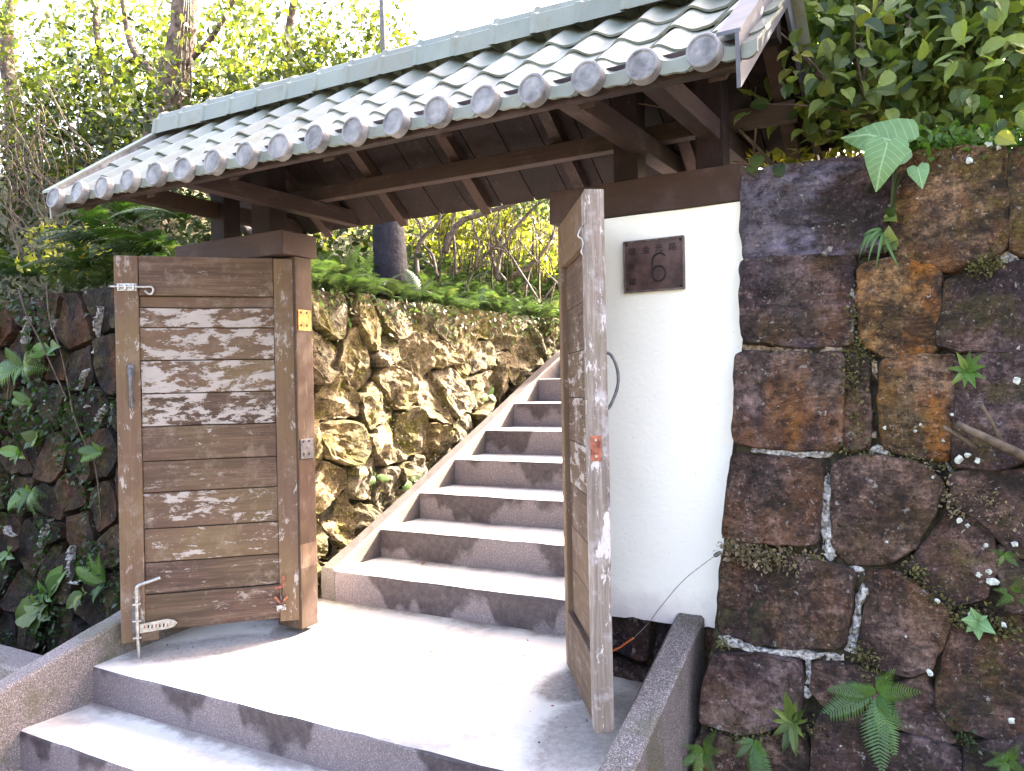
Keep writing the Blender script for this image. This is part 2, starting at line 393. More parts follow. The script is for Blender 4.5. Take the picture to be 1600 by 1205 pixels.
M['fern_dk'] = leafmat('dark_fern_frond', (.012, .028, .008), (.03, .06, .014), .25)
M['taro'] = leafmat('taro_leaf', (.085, .16, .06), (.10, .18, .07), .25, .5, .2)
M['moss'] = leafmat('moss_tuft', (.035, .035, .008), (.14, .13, .05), .2, .8)
M['straw'] = leafmat('dry_moss_tuft', (.11, .08, .05), (.30, .25, .17), .2, .8)

def veined(name, base, vein):
    t = NT(name, .5, .25); x, y, z = t.sep()
    ay = t.math('ABSOLUTE', y)
    v1 = t.ramp(ay, [(.010, 1), (.022, 0)])
    wv = t.math('ABSOLUTE', t.math('SUBTRACT', t.math('FRACT', t.math('MULTIPLY', t.math('SUBTRACT', x, t.math('MULTIPLY', ay, .7)), 6.5)), .5))
    v2 = t.ramp(wv, [(.02, .8), (.06, 0)])
    c = t.mix(t.noise(6, 5, .6), tuple(.75*b for b in base), tuple(1.25*b for b in base))
    c = t.mix(t.math('MAXIMUM', v1, v2), c, vein); t.color(c)
    return t.m
M['taro_v'] = veined('veined_taro_leaf', (.08, .15, .06), (.17, .26, .13))

# ------------------------------------------------------------------ leaf masses
def np_mesh(name, V, F, mat, rnd=None, parent=None):
    me = bpy.data.meshes.new(name)
    nv, nf, k = len(V), len(F), F.shape[1]
    me.vertices.add(nv); me.vertices.foreach_set('co', V.astype(np.float32).ravel())
    me.loops.add(nf*k); me.loops.foreach_set('vertex_index', F.astype(np.int32).ravel())
    me.polygons.add(nf); me.polygons.foreach_set('loop_start', np.arange(0, nf*k, k, dtype=np.int32))
    me.update(calc_edges=True)
    if rnd is not None:
        a = me.attributes.new('rnd', 'FLOAT', 'FACE'); a.data.foreach_set('value', rnd.astype(np.float32))
    me.materials.append(mat)
    o = bpy.data.objects.new(name, me); col.objects.link(o)
    if parent: o.parent = parent
    return o
RS = np.random.RandomState(5)
LT_V = np.array([(0, 0, 0), (.45, .27, .05), (1, 0, -.10), (.45, -.27, .05), (.5, 0, -.02)], float)
LT_F = np.array([(0, 4, 1), (1, 4, 2), (0, 3, 4), (3, 2, 4)])
def norm(a): return a/np.maximum(1e-6, np.linalg.norm(a, axis=1, keepdims=True))
def place(TV, TF, P, D, Nn, S, Rn):
    """copies of a template: D = leaf direction, Nn = approximate normal"""
    X = norm(D); Y = norm(np.cross(Nn, X)); Z = np.cross(X, Y)
    V = (TV[None, :, 0, None]*X[:, None] + TV[None, :, 1, None]*Y[:, None] + TV[None, :, 2, None]*Z[:, None])*S[:, None, None] + P[:, None]
    n, k = len(P), len(TV)
    F = (TF[None]+(np.arange(n)*k)[:, None, None]).reshape(-1, TF.shape[1])
    return V.reshape(-1, 3), F, np.repeat(Rn, len(TF))
def leaf_cloud(name, P, size, mat, parent=None, droop=.4, upn=.6, kind='stuff', jit=.4, tv=LT_V, tf=LT_F, dirb=(0, 0, 0)):
    n = len(P)
    D = RS.normal(size=(n, 3)); D[:, 2] -= droop; D += np.array(dirb)
    Nn = RS.normal(size=(n, 3)); Nn[:, 2] += upn*2
    S = size*(1+jit*RS.uniform(-1, 1, n))
    V, F, r = place(tv, tf, P, D, Nn, S, RS.uniform(0, 1, n))
    o = np_mesh(name, V, F, mat, r, parent)
    if kind: o['kind'] = kind
    return o
def clumps(centers, n, spread):
    """points gathered in clumps so that gaps stay between them"""
    c = np.array(centers); i = RS.randint(0, len(c), n)
    s = np.array(spread)*np.ones(3)
    q = RS.normal(size=(n, 3)); q = norm(q)*(RS.uniform(0, 1, n)**(1/2.2))[:, None]
    return c[i]+q*s
def blob(c, r, n, thresh=-.1, f=1.4, sd=0):
    """points in an ellipsoid kept where a noise field is high: uneven outline with holes"""
    out = []
    c = np.array(c); r = np.array(r)
    while len(out) < n:
        q = RS.uniform(-1, 1, 3)
        l = np.linalg.norm(q)
        if l > 1: continue
        p = c+q*r
        v = noise.noise(Vector((p[0]*f+sd, p[1]*f, p[2]*f)))+.5*noise.noise(Vector((p[0]*f*2.3, p[1]*f*2.3+sd, p[2]*f*2.3)))
        if v > thresh+.35*(l-.6): out.append(p)
    return np.array(out)

def frond_tpl(np_=13, seed=0):
    """one flat fern frond, unit length along x, arching down"""
    r = random.Random(seed); V, F = [], []
    def z(x): return .22*math.sin(x*math.pi*.6)-.45*x*x
    for i in range(np_):
        x = .1+.88*i/np_; L = .24*math.sin(min(1, (i+2.2)/(np_*.45))*math.pi/2)*(1-(i/np_)**2.2)+.02
        for s in (-1, 1):
            b = len(V); a = .45+.1*r.random(); wv = (.30+.10*(1-i/np_))/np_
            dx, dy = math.sin(a), math.cos(a)*s
            V += [(x-wv*.8, 0, z(x)), (x+dx*L*.5-wv, dy*L*.5, z(x)-.02*L), (x+dx*L, dy*L, z(x)-.25*L), (x+dx*L*.5+wv, dy*L*.5, z(x)-.02*L), (x+wv*.8, 0, z(x))]
            F += [(b, b+1, b+4), (b+1, b+3, b+4), (b+1, b+2, b+3)]
    b = len(V)
    for i in range(7):
        x = i/6; V += [(x, .008*(1-x)+.001, z(x)+.003), (x, -.008*(1-x)-.001, z(x)+.003)]
    for i in range(6): F += [(b+2*i, b+2*i+2, b+2*i+3), (b+2*i, b+2*i+3, b+2*i+1)]
    return np.array(V, float), np.array(F)
FR_V, FR_F = frond_tpl()
FR_V2, FR_F2 = frond_tpl(20, 3)
def frond_mesh(name, tv, tf, mat):
    me = bpy.data.meshes.new(name); me.from_pydata([tuple(v) for v in tv], [], [tuple(int(i) for i in f) for f in tf]); me.materials.append(mat)
    a = me.attributes.new('rnd', 'FLOAT', 'FACE'); a.data.foreach_set('value', [0.0]*len(tf))
    return me
ME_FR = frond_mesh('frond', FR_V2, FR_F2, M['fern_wall'])
ME_FD = frond_mesh('frond', FR_V2, FR_F2, M['fern_dk'])
def leaf_tpl(n=7, wid=.36, serr=.03, fold=.08, curl=-.25, heart=0):
    V = [(0, 0, 0)]; F = []
    rows = []
    for i in range(1, n):
        x = i/n; wv = wid*math.sin(math.pi*x**.75)**.9*(1 if i < n else 0)+serr*(i % 2)
        z = curl*x*x; xs = x-heart*(1-x)**2*.5
        b = len(V); V += [(x, 0, z), (xs, wv, z+fold), (xs, -wv, z+fold)]; rows.append(b)
    V.append((1.02, 0, curl*1.06)); tip = len(V)-1
    F += [(0, rows[0], rows[0]+1), (0, rows[0]+2, rows[0])]
    for a, b in zip(rows[:-1], rows[1:]):
        F += [(a, b, b+1), (a, b+1, a+1), (a, a+2, b+2), (a, b+2, b)]
    F += [(rows[-1], tip, rows[-1]+1), (rows[-1], rows[-1]+2, tip)]
    return np.array(V, float), np.array(F)
LF_V, LF_F = leaf_tpl()
ME_LEAF = [frond_mesh('leaf', *leaf_tpl(9, .27+.03*k, .028, .05+.03*k, -.15-.1*k), M['leaf_bush']) for k in range(4)]
ME_YL = frond_mesh('leaf', *leaf_tpl(7, .3, .02, .1, -.2), M['leaf_yellow'])
ME_SM = frond_mesh('leaf', *leaf_tpl(6, .22, .01, .06, -.3), M['fern_wall'])
def orient(o, d, nrm, s, loc, wide=1.0):
    X = Vector(d).normalized(); Y = Vector(nrm).cross(X)
    if Y.length < .05: Y = Vector((1, .2, 0)).cross(X)
    Y.normalize(); Z = X.cross(Y)
    mt = Matrix.Identity(4)
    for i in range(3): mt[i][0] = X[i]*s; mt[i][1] = Y[i]*s*wide; mt[i][2] = Z[i]*s; mt[i][3] = loc[i]
    o.matrix_local = mt
def plant(name, label, cat, root, n, size, out, me=None, up=.5, spread=1.1, group=None, part='frond', jit=.25, lift=0):
    """a small plant: n fronds or leaves leaving one root, out = direction away from the wall"""
    t = empty(name, root, label, cat, group); out = Vector(out)
    side = out.cross(UP).normalized()
    for i in range(n):
        a = (i+.5)/n*2-1
        d = out*(.55+.3*R_.random()) + side*a*spread + UP*(up+.6*R_.random()*(1-abs(a)))
        o = link_mesh(part, me or ME_FD, (0, 0, 0), t)
        orient(o, d, UP+out*.5, size*(1+jit*R_.uniform(-1, 1)), Vector((0, 0, lift*R_.random())))
    return t

# ------------------------------------------------------------------ stones
def chaikin(P, k=2):
    for _ in range(k):
        Q = []
        for i in range(len(P)):
            a, b = P[i], P[(i+1) % len(P)]
            q = .11; Q += [(a[0]*(1-q)+b[0]*q, a[1]*(1-q)+b[1]*q), (a[0]*q+b[0]*(1-q), a[1]*q+b[1]*(1-q))]
        P = Q
    return P
def resample(P, n):
    L = [0]
    for i in range(len(P)): L.append(L[-1]+math.dist(P[i], P[(i+1) % len(P)]))
    out = []; j = 0
    for k in range(n):
        t = L[-1]*k/n
        while L[j+1] < t: j += 1
        a, b = P[j], P[(j+1) % len(P)]; u = (t-L[j])/max(1e-9, L[j+1]-L[j])
        out.append((a[0]+(b[0]-a[0])*u, a[1]+(b[1]-a[1])*u))
    return out
def make_stone(poly, frame, mat, parent, D=.05, n=36, rings=8, amp=.02, edge=.008, inset=.06, rk=1, freq=1.0, smooth=False, corner=1, oct_=5):
    """poly in wall coordinates (a,b); frame(a,b,d) gives the world point d metres proud of the wall"""
    P = resample(chaikin(poly, corner), n)
    cx = sum(p[0] for p in P)/n; cy = sum(p[1] for p in P)/n
    sd = R_.random()*50; tx, ty = R_.uniform(-.12, .12)*rk, R_.uniform(-.12, .12)*rk
    P = [(p[0]+edge*noise.noise(Vector((p[0]*18, p[1]*18, sd))), p[1]+edge*noise.noise(Vector((p[0]*18, p[1]*18, sd+9)))) for p in P]
    prof = [(1.0, -inset), (1.0, 0.0), (.990, D*.62), (.962, D*.92)]
    for k in range(rings-3): prof.append((.962*(1-(k+1)/(rings-2)), D*(.95+.05*k/rings)))
    V, F = [], []
    for s, d in prof:
        for i, p in enumerate(P):
            a = cx+(p[0]-cx)*s; b = cy+(p[1]-cy)*s
            q = Vector((a*3.2*freq, b*3.2*freq, sd)); dd = d
            if d > 0:
                wgt = 1 if s < .92 else .4
                f1 = fbm(q, oct_); st = abs(noise.noise(Vector((a*2.3*freq, b*5.5*freq, sd+3))))
                dd += wgt*(amp*f1 - amp*.9*st) + (a-cx)*tx + (b-cy)*ty
                dd += .25*amp*noise.noise(Vector((a*30, b*30, sd)))
            V.append(frame(a, b, dd))
    K = len(prof)
    V.append(frame(cx, cy, D+amp*fbm(Vector((cx*3.2*freq, cy*3.2*freq, sd)), 4)))
    for k in range(K-1):
        for i in range(n):
            j = (i+1) % n; F.append((k*n+i, k*n+j, (k+1)*n+j, (k+1)*n+i))
    for i in range(n): F.append(((K-1)*n+i, (K-1)*n+(i+1) % n, K*n))
    o = mesh('stone', V, F, mat, parent, smooth=smooth)
    return o
def clip(poly, px, py, nx, ny):
    """keep the side of the line through p where (q-p).n <= 0"""
    out = []
    for i in range(len(poly)):
        a, b = poly[i], poly[(i+1) % len(poly)]
        da = (a[0]-px)*nx+(a[1]-py)*ny; db = (b[0]-px)*nx+(b[1]-py)*ny
        if da <= 0: out.append(a)
        if da*db < 0:
            t = da/(da-db); out.append((a[0]+(b[0]-a[0])*t, a[1]+(b[1]-a[1])*t))
    return out
def voronoi(x0, x1, y0, y1, nx, ny, gap, jit=.42, seed=1, skew=0):
    r = random.Random(seed); S = []
    dx, dy = (x1-x0)/nx, (y1-y0)/ny
    for j in range(ny):
        for i in range(nx):
            S.append((x0+(i+.5+(.5 if j % 2 else 0)*.8-.2+jit*r.uniform(-1, 1))*dx+skew*j*dy, y0+(j+.5+jit*r.uniform(-1, 1))*dy))
    cells = []
    for i, s in enumerate(S):
        poly = [(x0, y0), (x1, y0), (x1, y1), (x0, y1)]
        for j, q in enumerate(S):
            if i == j or abs(q[0]-s[0]) > 3*dx or abs(q[1]-s[1]) > 3*dy: continue
            mx, my = (s[0]+q[0])/2, (s[1]+q[1])/2; vx, vy = q[0]-s[0], q[1]-s[1]; l = math.hypot(vx, vy)
            poly = clip(poly, mx-vx/l*gap, my-vy/l*gap, vx, vy)
            if len(poly) < 3: break
        if len(poly) >= 3:
            ar = abs(sum(poly[k][0]*poly[(k+1) % len(poly)][1]-poly[(k+1) % len(poly)][0]*poly[k][1] for k in range(len(poly))))/2
            if ar > .15*dx*dy: cells.append(poly)
    return cells

#==SETTING==
# ------------------------------------------------------------------ ground, landing, stairs
def grid_land(name, x0, x1, y0, y1, nx, ny, h, mat, label=None):
    V, F = [], []
    for j in range(ny+1):
        for i in range(nx+1):
            x = x0+(x1-x0)*i/nx; y = y0+(y1-y0)*j/ny; V.append((x, y, h(x, y)))
    for j in range(ny):
        for i in range(nx):
            a = j*(nx+1)+i; F.append((a, a+1, a+nx+2, a+nx+1))
    o = mesh(name, V, F, mat, org=(0, 0, 0), smooth=True); tag(o, label, kind='structure'); return o
tag(mesh('ground', [(-250, -250, -.78), (250, -250, -.78), (250, 250, -.78), (-250, 250, -.78)], [(0, 1, 2, 3)], M['ground'], org=(0, 0, 0)), kind='structure')
def hl(x, y):
    d = max(0, min(-.42-x, y-.2)); return 1.80+.10*min(d, 1)+.13*max(0, d-.5)+.42*max(0, min(y, 9)-4.2)+.55*max(0, min(-1.9-x, 3))*min(1, max(0, y-.9))+.07*noise.noise(Vector((x*1.1, y*1.1, 0)))  # steep rise at the far left added to block light behind the undergrowth
HLF = hl
grid_land('hillside', -14, -.42, .2, 16, 60, 60, hl, M['earth'])
def hr(x, y): return 1.84+.13*max(0, min(x-2.3, y-.1))+.05*noise.noise(Vector((x*1.3, y*1.3, 4)))
grid_land('hillside', 2.25, 14, .12, 16, 40, 50, hr, M['earth'])
grid_land('upper_ground', -.6, 2.6, 7.1, 16, 10, 20, lambda x, y: 3.15+.1*(y-7), M['earth'])

def slab(name, x0, x1, y0, y1, zf, zb, zbot, mat, parent=None, bev=.014, sub=24):
    """block whose top slopes from zf (front) to zb (back), with a worn front nose"""
    V, F = [], []
    prof = [(y0, zbot), (y0, zf-bev), (y0+bev*.3, zf-bev*.3), (y0+bev, zf), (y0+(y1-y0)*.5, (zf+zb)/2), (y1, zb), (y1, zbot)]
    for i in range(sub+1):
        x = x0+(x1-x0)*i/sub
        for k, (y, z) in enumerate(prof):
            j = .004*noise.noise(Vector((x*7, y*5+k, z*9))) if 0 < k < 4 else 0
            V.append((x, y+j, z+j*.8))
    n = len(prof)
    for i in range(sub):
        for k in range(n):
            k2 = (k+1) % n; F.append((i*n+k, i*n+k2, (i+1)*n+k2, (i+1)*n+k))
    F.append(tuple(range(n))); F.append(tuple(sub*n+k for k in reversed(range(n))))
    o = mesh(name, V, F, mat, parent)
    o['nose'] = zf-o.location.z; o['back'] = (y1-.02 if name == 'step' or name == 'lower_step' else y1)-o.location.y
    return o
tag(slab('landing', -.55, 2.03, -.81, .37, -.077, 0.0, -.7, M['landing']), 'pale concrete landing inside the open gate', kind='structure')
for k, (ya, yb, z) in enumerate([(-1.15, -.806, -.250), (-1.50, -1.146, -.422), (-1.86, -1.496, -.595)]):
    tag(slab('lower_step', -.64, 2.03, ya, yb, z, z+.003, -.77, M['step']), kind='structure')
stair = empty('staircase', (0, .37, 0)); stair['kind'] = 'structure'; stair['label'] = 'concrete staircase climbing behind the gate'
SY = [.37, .78, 1.185, 1.60, 2.015, 2.44, 2.86, 3.28, 3.70, 4.12, 4.54, 4.96, 5.38, 5.80, 6.22, 6.64, 7.1]
SZ = [.170, .343, .515, .697, .875, 1.062, 1.25, 1.43, 1.61, 1.79, 1.97, 2.15, 2.33, 2.51, 2.69, 2.87]
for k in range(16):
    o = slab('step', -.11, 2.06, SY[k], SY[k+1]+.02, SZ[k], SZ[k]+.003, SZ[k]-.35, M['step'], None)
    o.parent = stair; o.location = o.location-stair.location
# sloping kerb beside the steps: its top follows the noses
def sloped(name, x0, x1, pts, zb, mat, parent=None, rough=.004, sub=6):
    """wall between x0 and x1 whose top follows pts = [(y, z)...], bottom at zb (number or offset list)"""
    V, F = [], []
    Y = []
    for i in range(len(pts)-1):
        (ya, za), (yb, zb_) = pts[i], pts[i+1]
        for k in range(sub): Y.append((ya+(yb-ya)*k/sub, za+(zb_-za)*k/sub))
    Y.append(pts[-1])
    b = .012
    for i, (y, z) in enumerate(Y):
        e = lambda q: rough*noise.noise(Vector((q*9, y*8, z*8)))
        bot = zb if not callable(zb) else zb(y, z)
        V += [(x0, y, bot), (x0, y, z-b+e(1)), (x0+b, y, z+e(2)), ((x0+x1)/2, y, z+e(3)), (x1-b, y, z+e(4)), (x1, y, z-b+e(5)), (x1, y, bot)]
    n = 7
    for i in range(len(Y)-1):
        for k in range(n):
            k2 = (k+1) % n; F.append((i*n+k, (i+1)*n+k, (i+1)*n+k2, i*n+k2))
    F.append(tuple(reversed(range(n)))) ; F.append(tuple((len(Y)-1)*n+k for k in range(n)))
    V, F = V, [tuple(reversed(f)) for f in F]
    return mesh(name, V, F, mat, parent)
kp = [(SY[k]-.004, SZ[k]+.012) for k in range(16)]
kb = sloped('kerb', -.212, -.1105, kp, lambda y, z: z-.5, M['kerb'])
kb.parent = stair; kb.location = kb.location-stair.location; kb['label'] = 'sloping concrete kerb along the left of the stairs'
o = sloped('kerb', 2.062, 2.2, kp, lambda y, z: z-.5, M['kerb']); o.parent = stair; o.location = o.location-stair.location
# parapets
pl = sloped('parapet_wall', -.66, -.545, [(-2.3, -.39), (-1.3, -.078), (-.67, .098), (.0, .29)], -.775, M['para'])
tag(pl, 'low sloping concrete parapet left of the lower steps, under the left door leaf', 'parapet')
pr = sloped('parapet_wall', 2.022, 2.135, [(-2.3, -.58), (-1.2, -.165), (-.6, .06), (-.002, .285)], -.776, M['para'])
tag(pr, 'low sloping concrete parapet right of the landing, rising to the white wall', 'parapet')
p = at(58, 1045, (1, 0, 0), -.665)
lk = box('kerb_wall', -4.5, -.665, p.y-.05, p.y+.13, -.774, p.z, M['para'], bev=.012, rough=.004, cuts=8)
tag(lk, 'pale mossy concrete kerb at the bottom left corner, outside the left parapet', 'kerb')

# ------------------------------------------------------------------ the gate: frame, roof, doors
gate = empty('roofed_gate', (0, 0, 0), 'old wooden gateway with a small grey tiled roof and two open door leaves', 'gate')
def gb(name, x0, x1, y0, y1, z0, z1, mat, **k): return box(name, x0, x1, y0, y1, z0, z1, M[mat], gate, rough=.0025, cuts=4, **k)
pstL = gb('gate_post', -.06, .106, -.115, .005, -.005, 1.872, 'post_z', bev=.006); pstL['paint'] = .1
gb('gate_post', 1.575, 1.72, -.062, .07, 0.0, 1.872, 'door_z', bev=.006)
gb('cap_beam', -.69, .112, -.20, .04, 1.875, 1.992, 'beam_x', bev=.006)
gb('cap_beam', 1.50, 2.316, -.022, .21, 1.884, 2.024, 'beam_x', bev=.006)
for x0, x1, y0, y1, zb in ((1.79, 1.895, .0, .10, 2.026), (2.135, 2.245, .0, .10, 2.026), (-.50, -.39, -.12, -.01, 1.994), (-.165, -.035, -.14, -.02, 1.994)):
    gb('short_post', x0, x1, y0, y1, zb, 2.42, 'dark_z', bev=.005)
EY, RY = -.735, -.1
PT = math.tan(rad(36))
ZR = 2.615
def zt(y): return ZR-PT*abs(y-RY)
for x in (-.47, -.02, 1.90, 2.20):
    b = gb('tie_beam', x-.035, x+.035, -.70, .50, 2.132, 2.212, 'beam_y', bev=.004)
gb('front_fascia', -.80, 2.49, -.737, -.695, 2.115, 2.20, 'beam_x', bev=.006)
gb('rear_fascia', -.84, 2.66, .505, .55, 2.158, 2.235, 'dark_x', bev=.006)
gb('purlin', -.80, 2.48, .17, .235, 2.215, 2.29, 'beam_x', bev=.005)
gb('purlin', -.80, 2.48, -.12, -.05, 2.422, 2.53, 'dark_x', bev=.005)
# boards and rafters along both slopes
def slope_box(name, x0, x1, ya, yb, dz0, dz1, mat, rough=0, lift=0):
    V = []
    for x in (x0, x1):
        for y, in ((ya,), (yb,)):
            V += [(x, y, zt(y)+dz0), (x, y, zt(y)+dz1)]
    F = [(0, 1, 3, 2), (4, 6, 7, 5), (0, 4, 5, 1), (2, 3, 7, 6), (0, 2, 6, 4), (1, 5, 7, 3)]
    return mesh(name, V, F, mat, gate)
for k in range(17):
    x0 = -.80+k*.194
    for ya, yb in ((-.72, -.104), (-.096, .53)):
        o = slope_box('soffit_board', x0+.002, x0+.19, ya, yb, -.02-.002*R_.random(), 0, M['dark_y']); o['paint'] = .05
for x in (-.70, -.22, .33, .87, 1.43, 1.99, 2.42):
    slope_box('rafter', x-.027, x+.027, -.69, -.13, -.085, -.023, M['beam_y'])
    slope_box('rafter', x-.027, x+.027, -.07, .50, -.085, -.023, M['beam_y'])
# ---- tiles
W = .1885; X0 = -.79
sl = Vector((0, math.cos(rad(36)), math.sin(rad(36)))); nn = Vector((0, -math.sin(rad(36)), math.cos(rad(36))))
def prof(s):
    f = 2*math.pi*s/W
    return .0165*math.cos(f)+.004*math.cos(2*f)
def tile_mesh(name, length, lip=False, seed=0):
    ns, nt = 16, 3; th = .011
    V, F = [], []
    s0, s1 = -.060, W-.044
    def P(i, j, lay):
        s = s0+(s1-s0)*i/ns; t = length*j/nt
        n = prof(s)+.017*(1-j/nt)+.007*(i/ns)-(0 if lay else th) + .0015*noise.noise(Vector((s*20, t*9, seed)))
        if j == 0 and lay: n -= .002
        return Vector((s, 0, 0))+sl*t+nn*n
    for lay in (1, 0):
        for j in range(nt+1):
            for i in range(ns+1): V.append(P(i, j, lay))
    N = (ns+1)*(nt+1)
    for j in range(nt):
        for i in range(ns):
            a = j*(ns+1)+i
            F.append((a, a+1, a+ns+2, a+ns+1)); F.append((N+a, N+a+ns+1, N+a+ns+2, N+a+1))
    for i in range(ns):
        F.append((i, N+i, N+i+1, i+1)); a = nt*(ns+1)+i; F.append((a, a+1, N+a+1, N+a))
    for j in range(nt):
        a = j*(ns+1); F.append((a, a+ns+1, N+a+ns+1, N+a)); a += ns; F.append((a, N+a, N+a+ns+1, a+ns+1))
    if lip:                                   # hanging front edge of the eave tile
        b = len(V)
        for i in range(ns+1):
            p = V[i]; hgt = .040+.004*math.sin(i)
            for q in (Vector((p.x, p.y-.004, p.z+.001)), Vector((p.x, p.y-.006, p.z-hgt)), Vector((p.x, p.y+.008, p.z-hgt)), Vector((p.x, p.y+.010, p.z-.004))): V.append(q)
        for i in range(ns):
            for k in range(4):
                k2 = (k+1) % 4; F.append((b+i*4+k, b+i*4+k2, b+(i+1)*4+k2, b+(i+1)*4+k))
        F.append((b, b+3, b+2, b+1)); F.append((b+ns*4, b+ns*4+1, b+ns*4+2, b+ns*4+3))
    me = bpy.data.meshes.new(name); me.from_pydata([tuple(v) for v in V], [], F); me.materials.append(M['tile'])
    return me
def disc_mesh():
    V, F = [], []; n = 28
    prof_ = [(0, 0), (.030, .0), (.040, -.001), (.043, .003), (.048, .003), (.0515, .0), (.0515, -.035), (.0, -.035)]
    for r, d in prof_[1:-1]:
        for i in range(n):
            a = 2*math.pi*i/n; V.append((r*math.cos(a), -d, r*math.sin(a)))
    K = len(prof_)-2
    for k in range(K-1):
        for i in range(n): F.append((k*n+i, k*n+(i+1) % n, (k+1)*n+(i+1) % n, (k+1)*n+i))
    F.append(tuple(reversed(range(n)))); F.append(tuple((K-1)*n+i for i in range(n)))
    me = bpy.data.meshes.new('end_disc'); me.from_pydata(V, [], F); me.materials.append(M['disc']); return me
TM = [tile_mesh('roof_tile', .27, False, k) for k in range(4)]; TE = tile_mesh('eave_tile', .21, True); DM = disc_mesh()
def slope_pt(x, d, up=.018): return Vector((x, EY, zt(EY)))+sl*d+nn*up
for i in range(18):
    x = X0+i*W
    e = link_mesh('eave_tile', TE, slope_pt(x, -.02), gate)
    dsc = link_mesh('end_disc', DM, Vector((0, -.047, .000)), e); dsc.rotation_euler = (rad(-6)+R_.uniform(-.06, .06), R_.uniform(-.4, .4), R_.uniform(-.09, .09)); dsc.location.x += R_.uniform(-.004, .004); dsc.location.z += R_.uniform(-.005, .004)
    for r_, d in enumerate((.105, .325, .55)):
        t = link_mesh('roof_tile', TM[(i*3+r_) % 4], slope_pt(x+R_.uniform(-.003, .003), d+R_.uniform(-.006, .006)), gate)
        t.rotation_euler = (R_.uniform(-.012, .012), R_.uniform(-.02, .02), R_.uniform(-.022, .022))
# rear slope covering, one sheet of waves
V, F = [], []
for i in range(0, 18*12+1):
    s = X0-.05+i*W/12
    for j in range(7): y = RY+.01+j*.103; V.append((s, y, zt(y)+.02+prof(s-X0)+.012*(j % 2)))
for i in range(18*12):
    for j in range(6): a = i*7+j; F.append((a, a+7, a+8, a+1))
mesh('rear_tiling', V, F, M['tile'], gate, smooth=True)
# ridge tiles
def ridge_mesh():
    pf = [(-.10, -.030), (-.088, .055), (-.075, .062), (-.062, .070), (-.05, .098), (-.025, .112), (0, .117), (.025, .112), (.05, .098), (.062, .07), (.075, .062), (.088, .055), (.10, -.03)]
    V, F = [], []; L = .208
    xs = [(0, 1.0), (.02, 1.0), (.03, .93), (L, .9)]
    for x, s in xs:
        for y, z in pf: V.append((x, y*s, z*(s if z > 0 else 1)))
    n = len(pf)
    for i in range(len(xs)-1):
        for k in range(n-1): F.append((i*n+k, (i+1)*n+k, (i+1)*n+k+1, i*n+k+1))
    for (i) in (0, len(xs)-1): F.append(tuple(i*n+k for k in range(n)))
    me = bpy.data.meshes.new('ridge_tile'); me.from_pydata(V, [], F); me.materials.append(M['tile']); return me
RM = ridge_mesh()
for k in range(17):
    t = link_mesh('ridge_tile', RM, (-.87+k*.199, RY+R_.uniform(-.004, .004), ZR+.045+R_.uniform(-.003, .003)), gate)
    t.rotation_euler = (R_.uniform(-.03, .03), R_.uniform(-.008, .008), R_.uniform(-.01, .01))
# barge boards at both gable ends
def barge(x0, x1, mat, drop=.155, cap=True, yf=EY-.045):
    for s in (-1, 1):
        ya, yb = (yf, RY) if s < 0 else (RY+.002, .56)
        z = lambda y: zt(y)+.072
        V = []
        for x in (x0, x1):
            V += [(x, ya, z(ya)-drop), (x, ya-(.012 if s < 0 else 0), z(ya)), (x, yb, z(yb)), (x, yb, z(yb)-drop)]
        mesh('barge_board', V, [(0, 1, 2, 3), (7, 6, 5, 4), (0, 4, 5, 1), (1, 5, 6, 2), (2, 6, 7, 3), (3, 7, 4, 0)], mat, gate)
        if cap:
            xa = min(x0, x1)-.055; xb = max(x0, x1)+.003
            V = []
            for x in (xa, xb):
                V += [(x, ya-.005, z(ya)+.002), (x, ya-.005, z(ya)+.014), (x, yb, z(yb)+.014), (x, yb, z(yb)+.002)]
            mesh('verge_strip', V, [(0, 1, 2, 3), (7, 6, 5, 4), (0, 4, 5, 1), (1, 5, 6, 2), (2, 6, 7, 3), (3, 7, 4, 0)], M['verge'] if x0 > 0 else M['tile'], gate)
barge(2.500, 2.512, M['verge'])
barge(-.862, -.85, M['disc'], drop=.13)

# ---- door leaves
def leaf(hx, hy, hz, dx, dy, width, side, label):
    """leaf frame: local x runs from the hinge edge to the free edge, z up; side = +1 when the seen face looks along +y"""
    l = math.hypot(dx, dy); X = Vector((dx/l, dy/l, 0)); Y = UP.cross(X)
    H, T = 1.82, .058
    def lb(name, x0, x1, y0, y1, z0, z1, mat, paint=0, **k):
        if side < 0: y0, y1 = -y1, -y0
        o = box(name, x0, x1, y0, y1, z0, z1, M[mat], d, rough=k.pop('rough', .002), cuts=3, **k); o['paint'] = paint; return o
    core = [(.02, width-.02, -.040, -.034, .03, H-.03)]
    d = None
    x0, x1, y0, y1, z0, z1 = core[0]
    if side < 0: y0, y1 = -y1, -y0
    d = box('door_leaf', x0, x1, y0, y1, z0, z1, M['door_z'], gate, bev=0)
    c = d.location.copy()
    for v in d.data.vertices: v.co += c
    mt = Matrix.Identity(4)
    for i in range(3): mt[i][0] = X[i]; mt[i][1] = Y[i]; mt[i][2] = UP[i]; mt[i][3] = (hx, hy, hz)[i]
    d.matrix_local = mt
    tag(d, label)
    return d, lb, H, T
d, lb, H, T = leaf(.100, -.105, .040, -.589, -.596, .838, 1, 'left door leaf with flaking white paint')
lb('stile', .730, .838, -T, 0, -.035, H, 'door_z', .55, bev=.006)
lb('stile', 0, .106, -T, 0, -.0, H, 'door_z', .62, bev=.006)
lb('rail', .108, .728, -T, -.001, 1.630, H, 'door_x', .38, bev=.005)
zb = [1.628, 1.572, 1.474, 1.315, 1.157, .996, .829, .676, .503, .340, .187, .012]
pa = [.15, .95, .92, 1.05, 1.0, .45, .38, .72, .60, .45, .42]
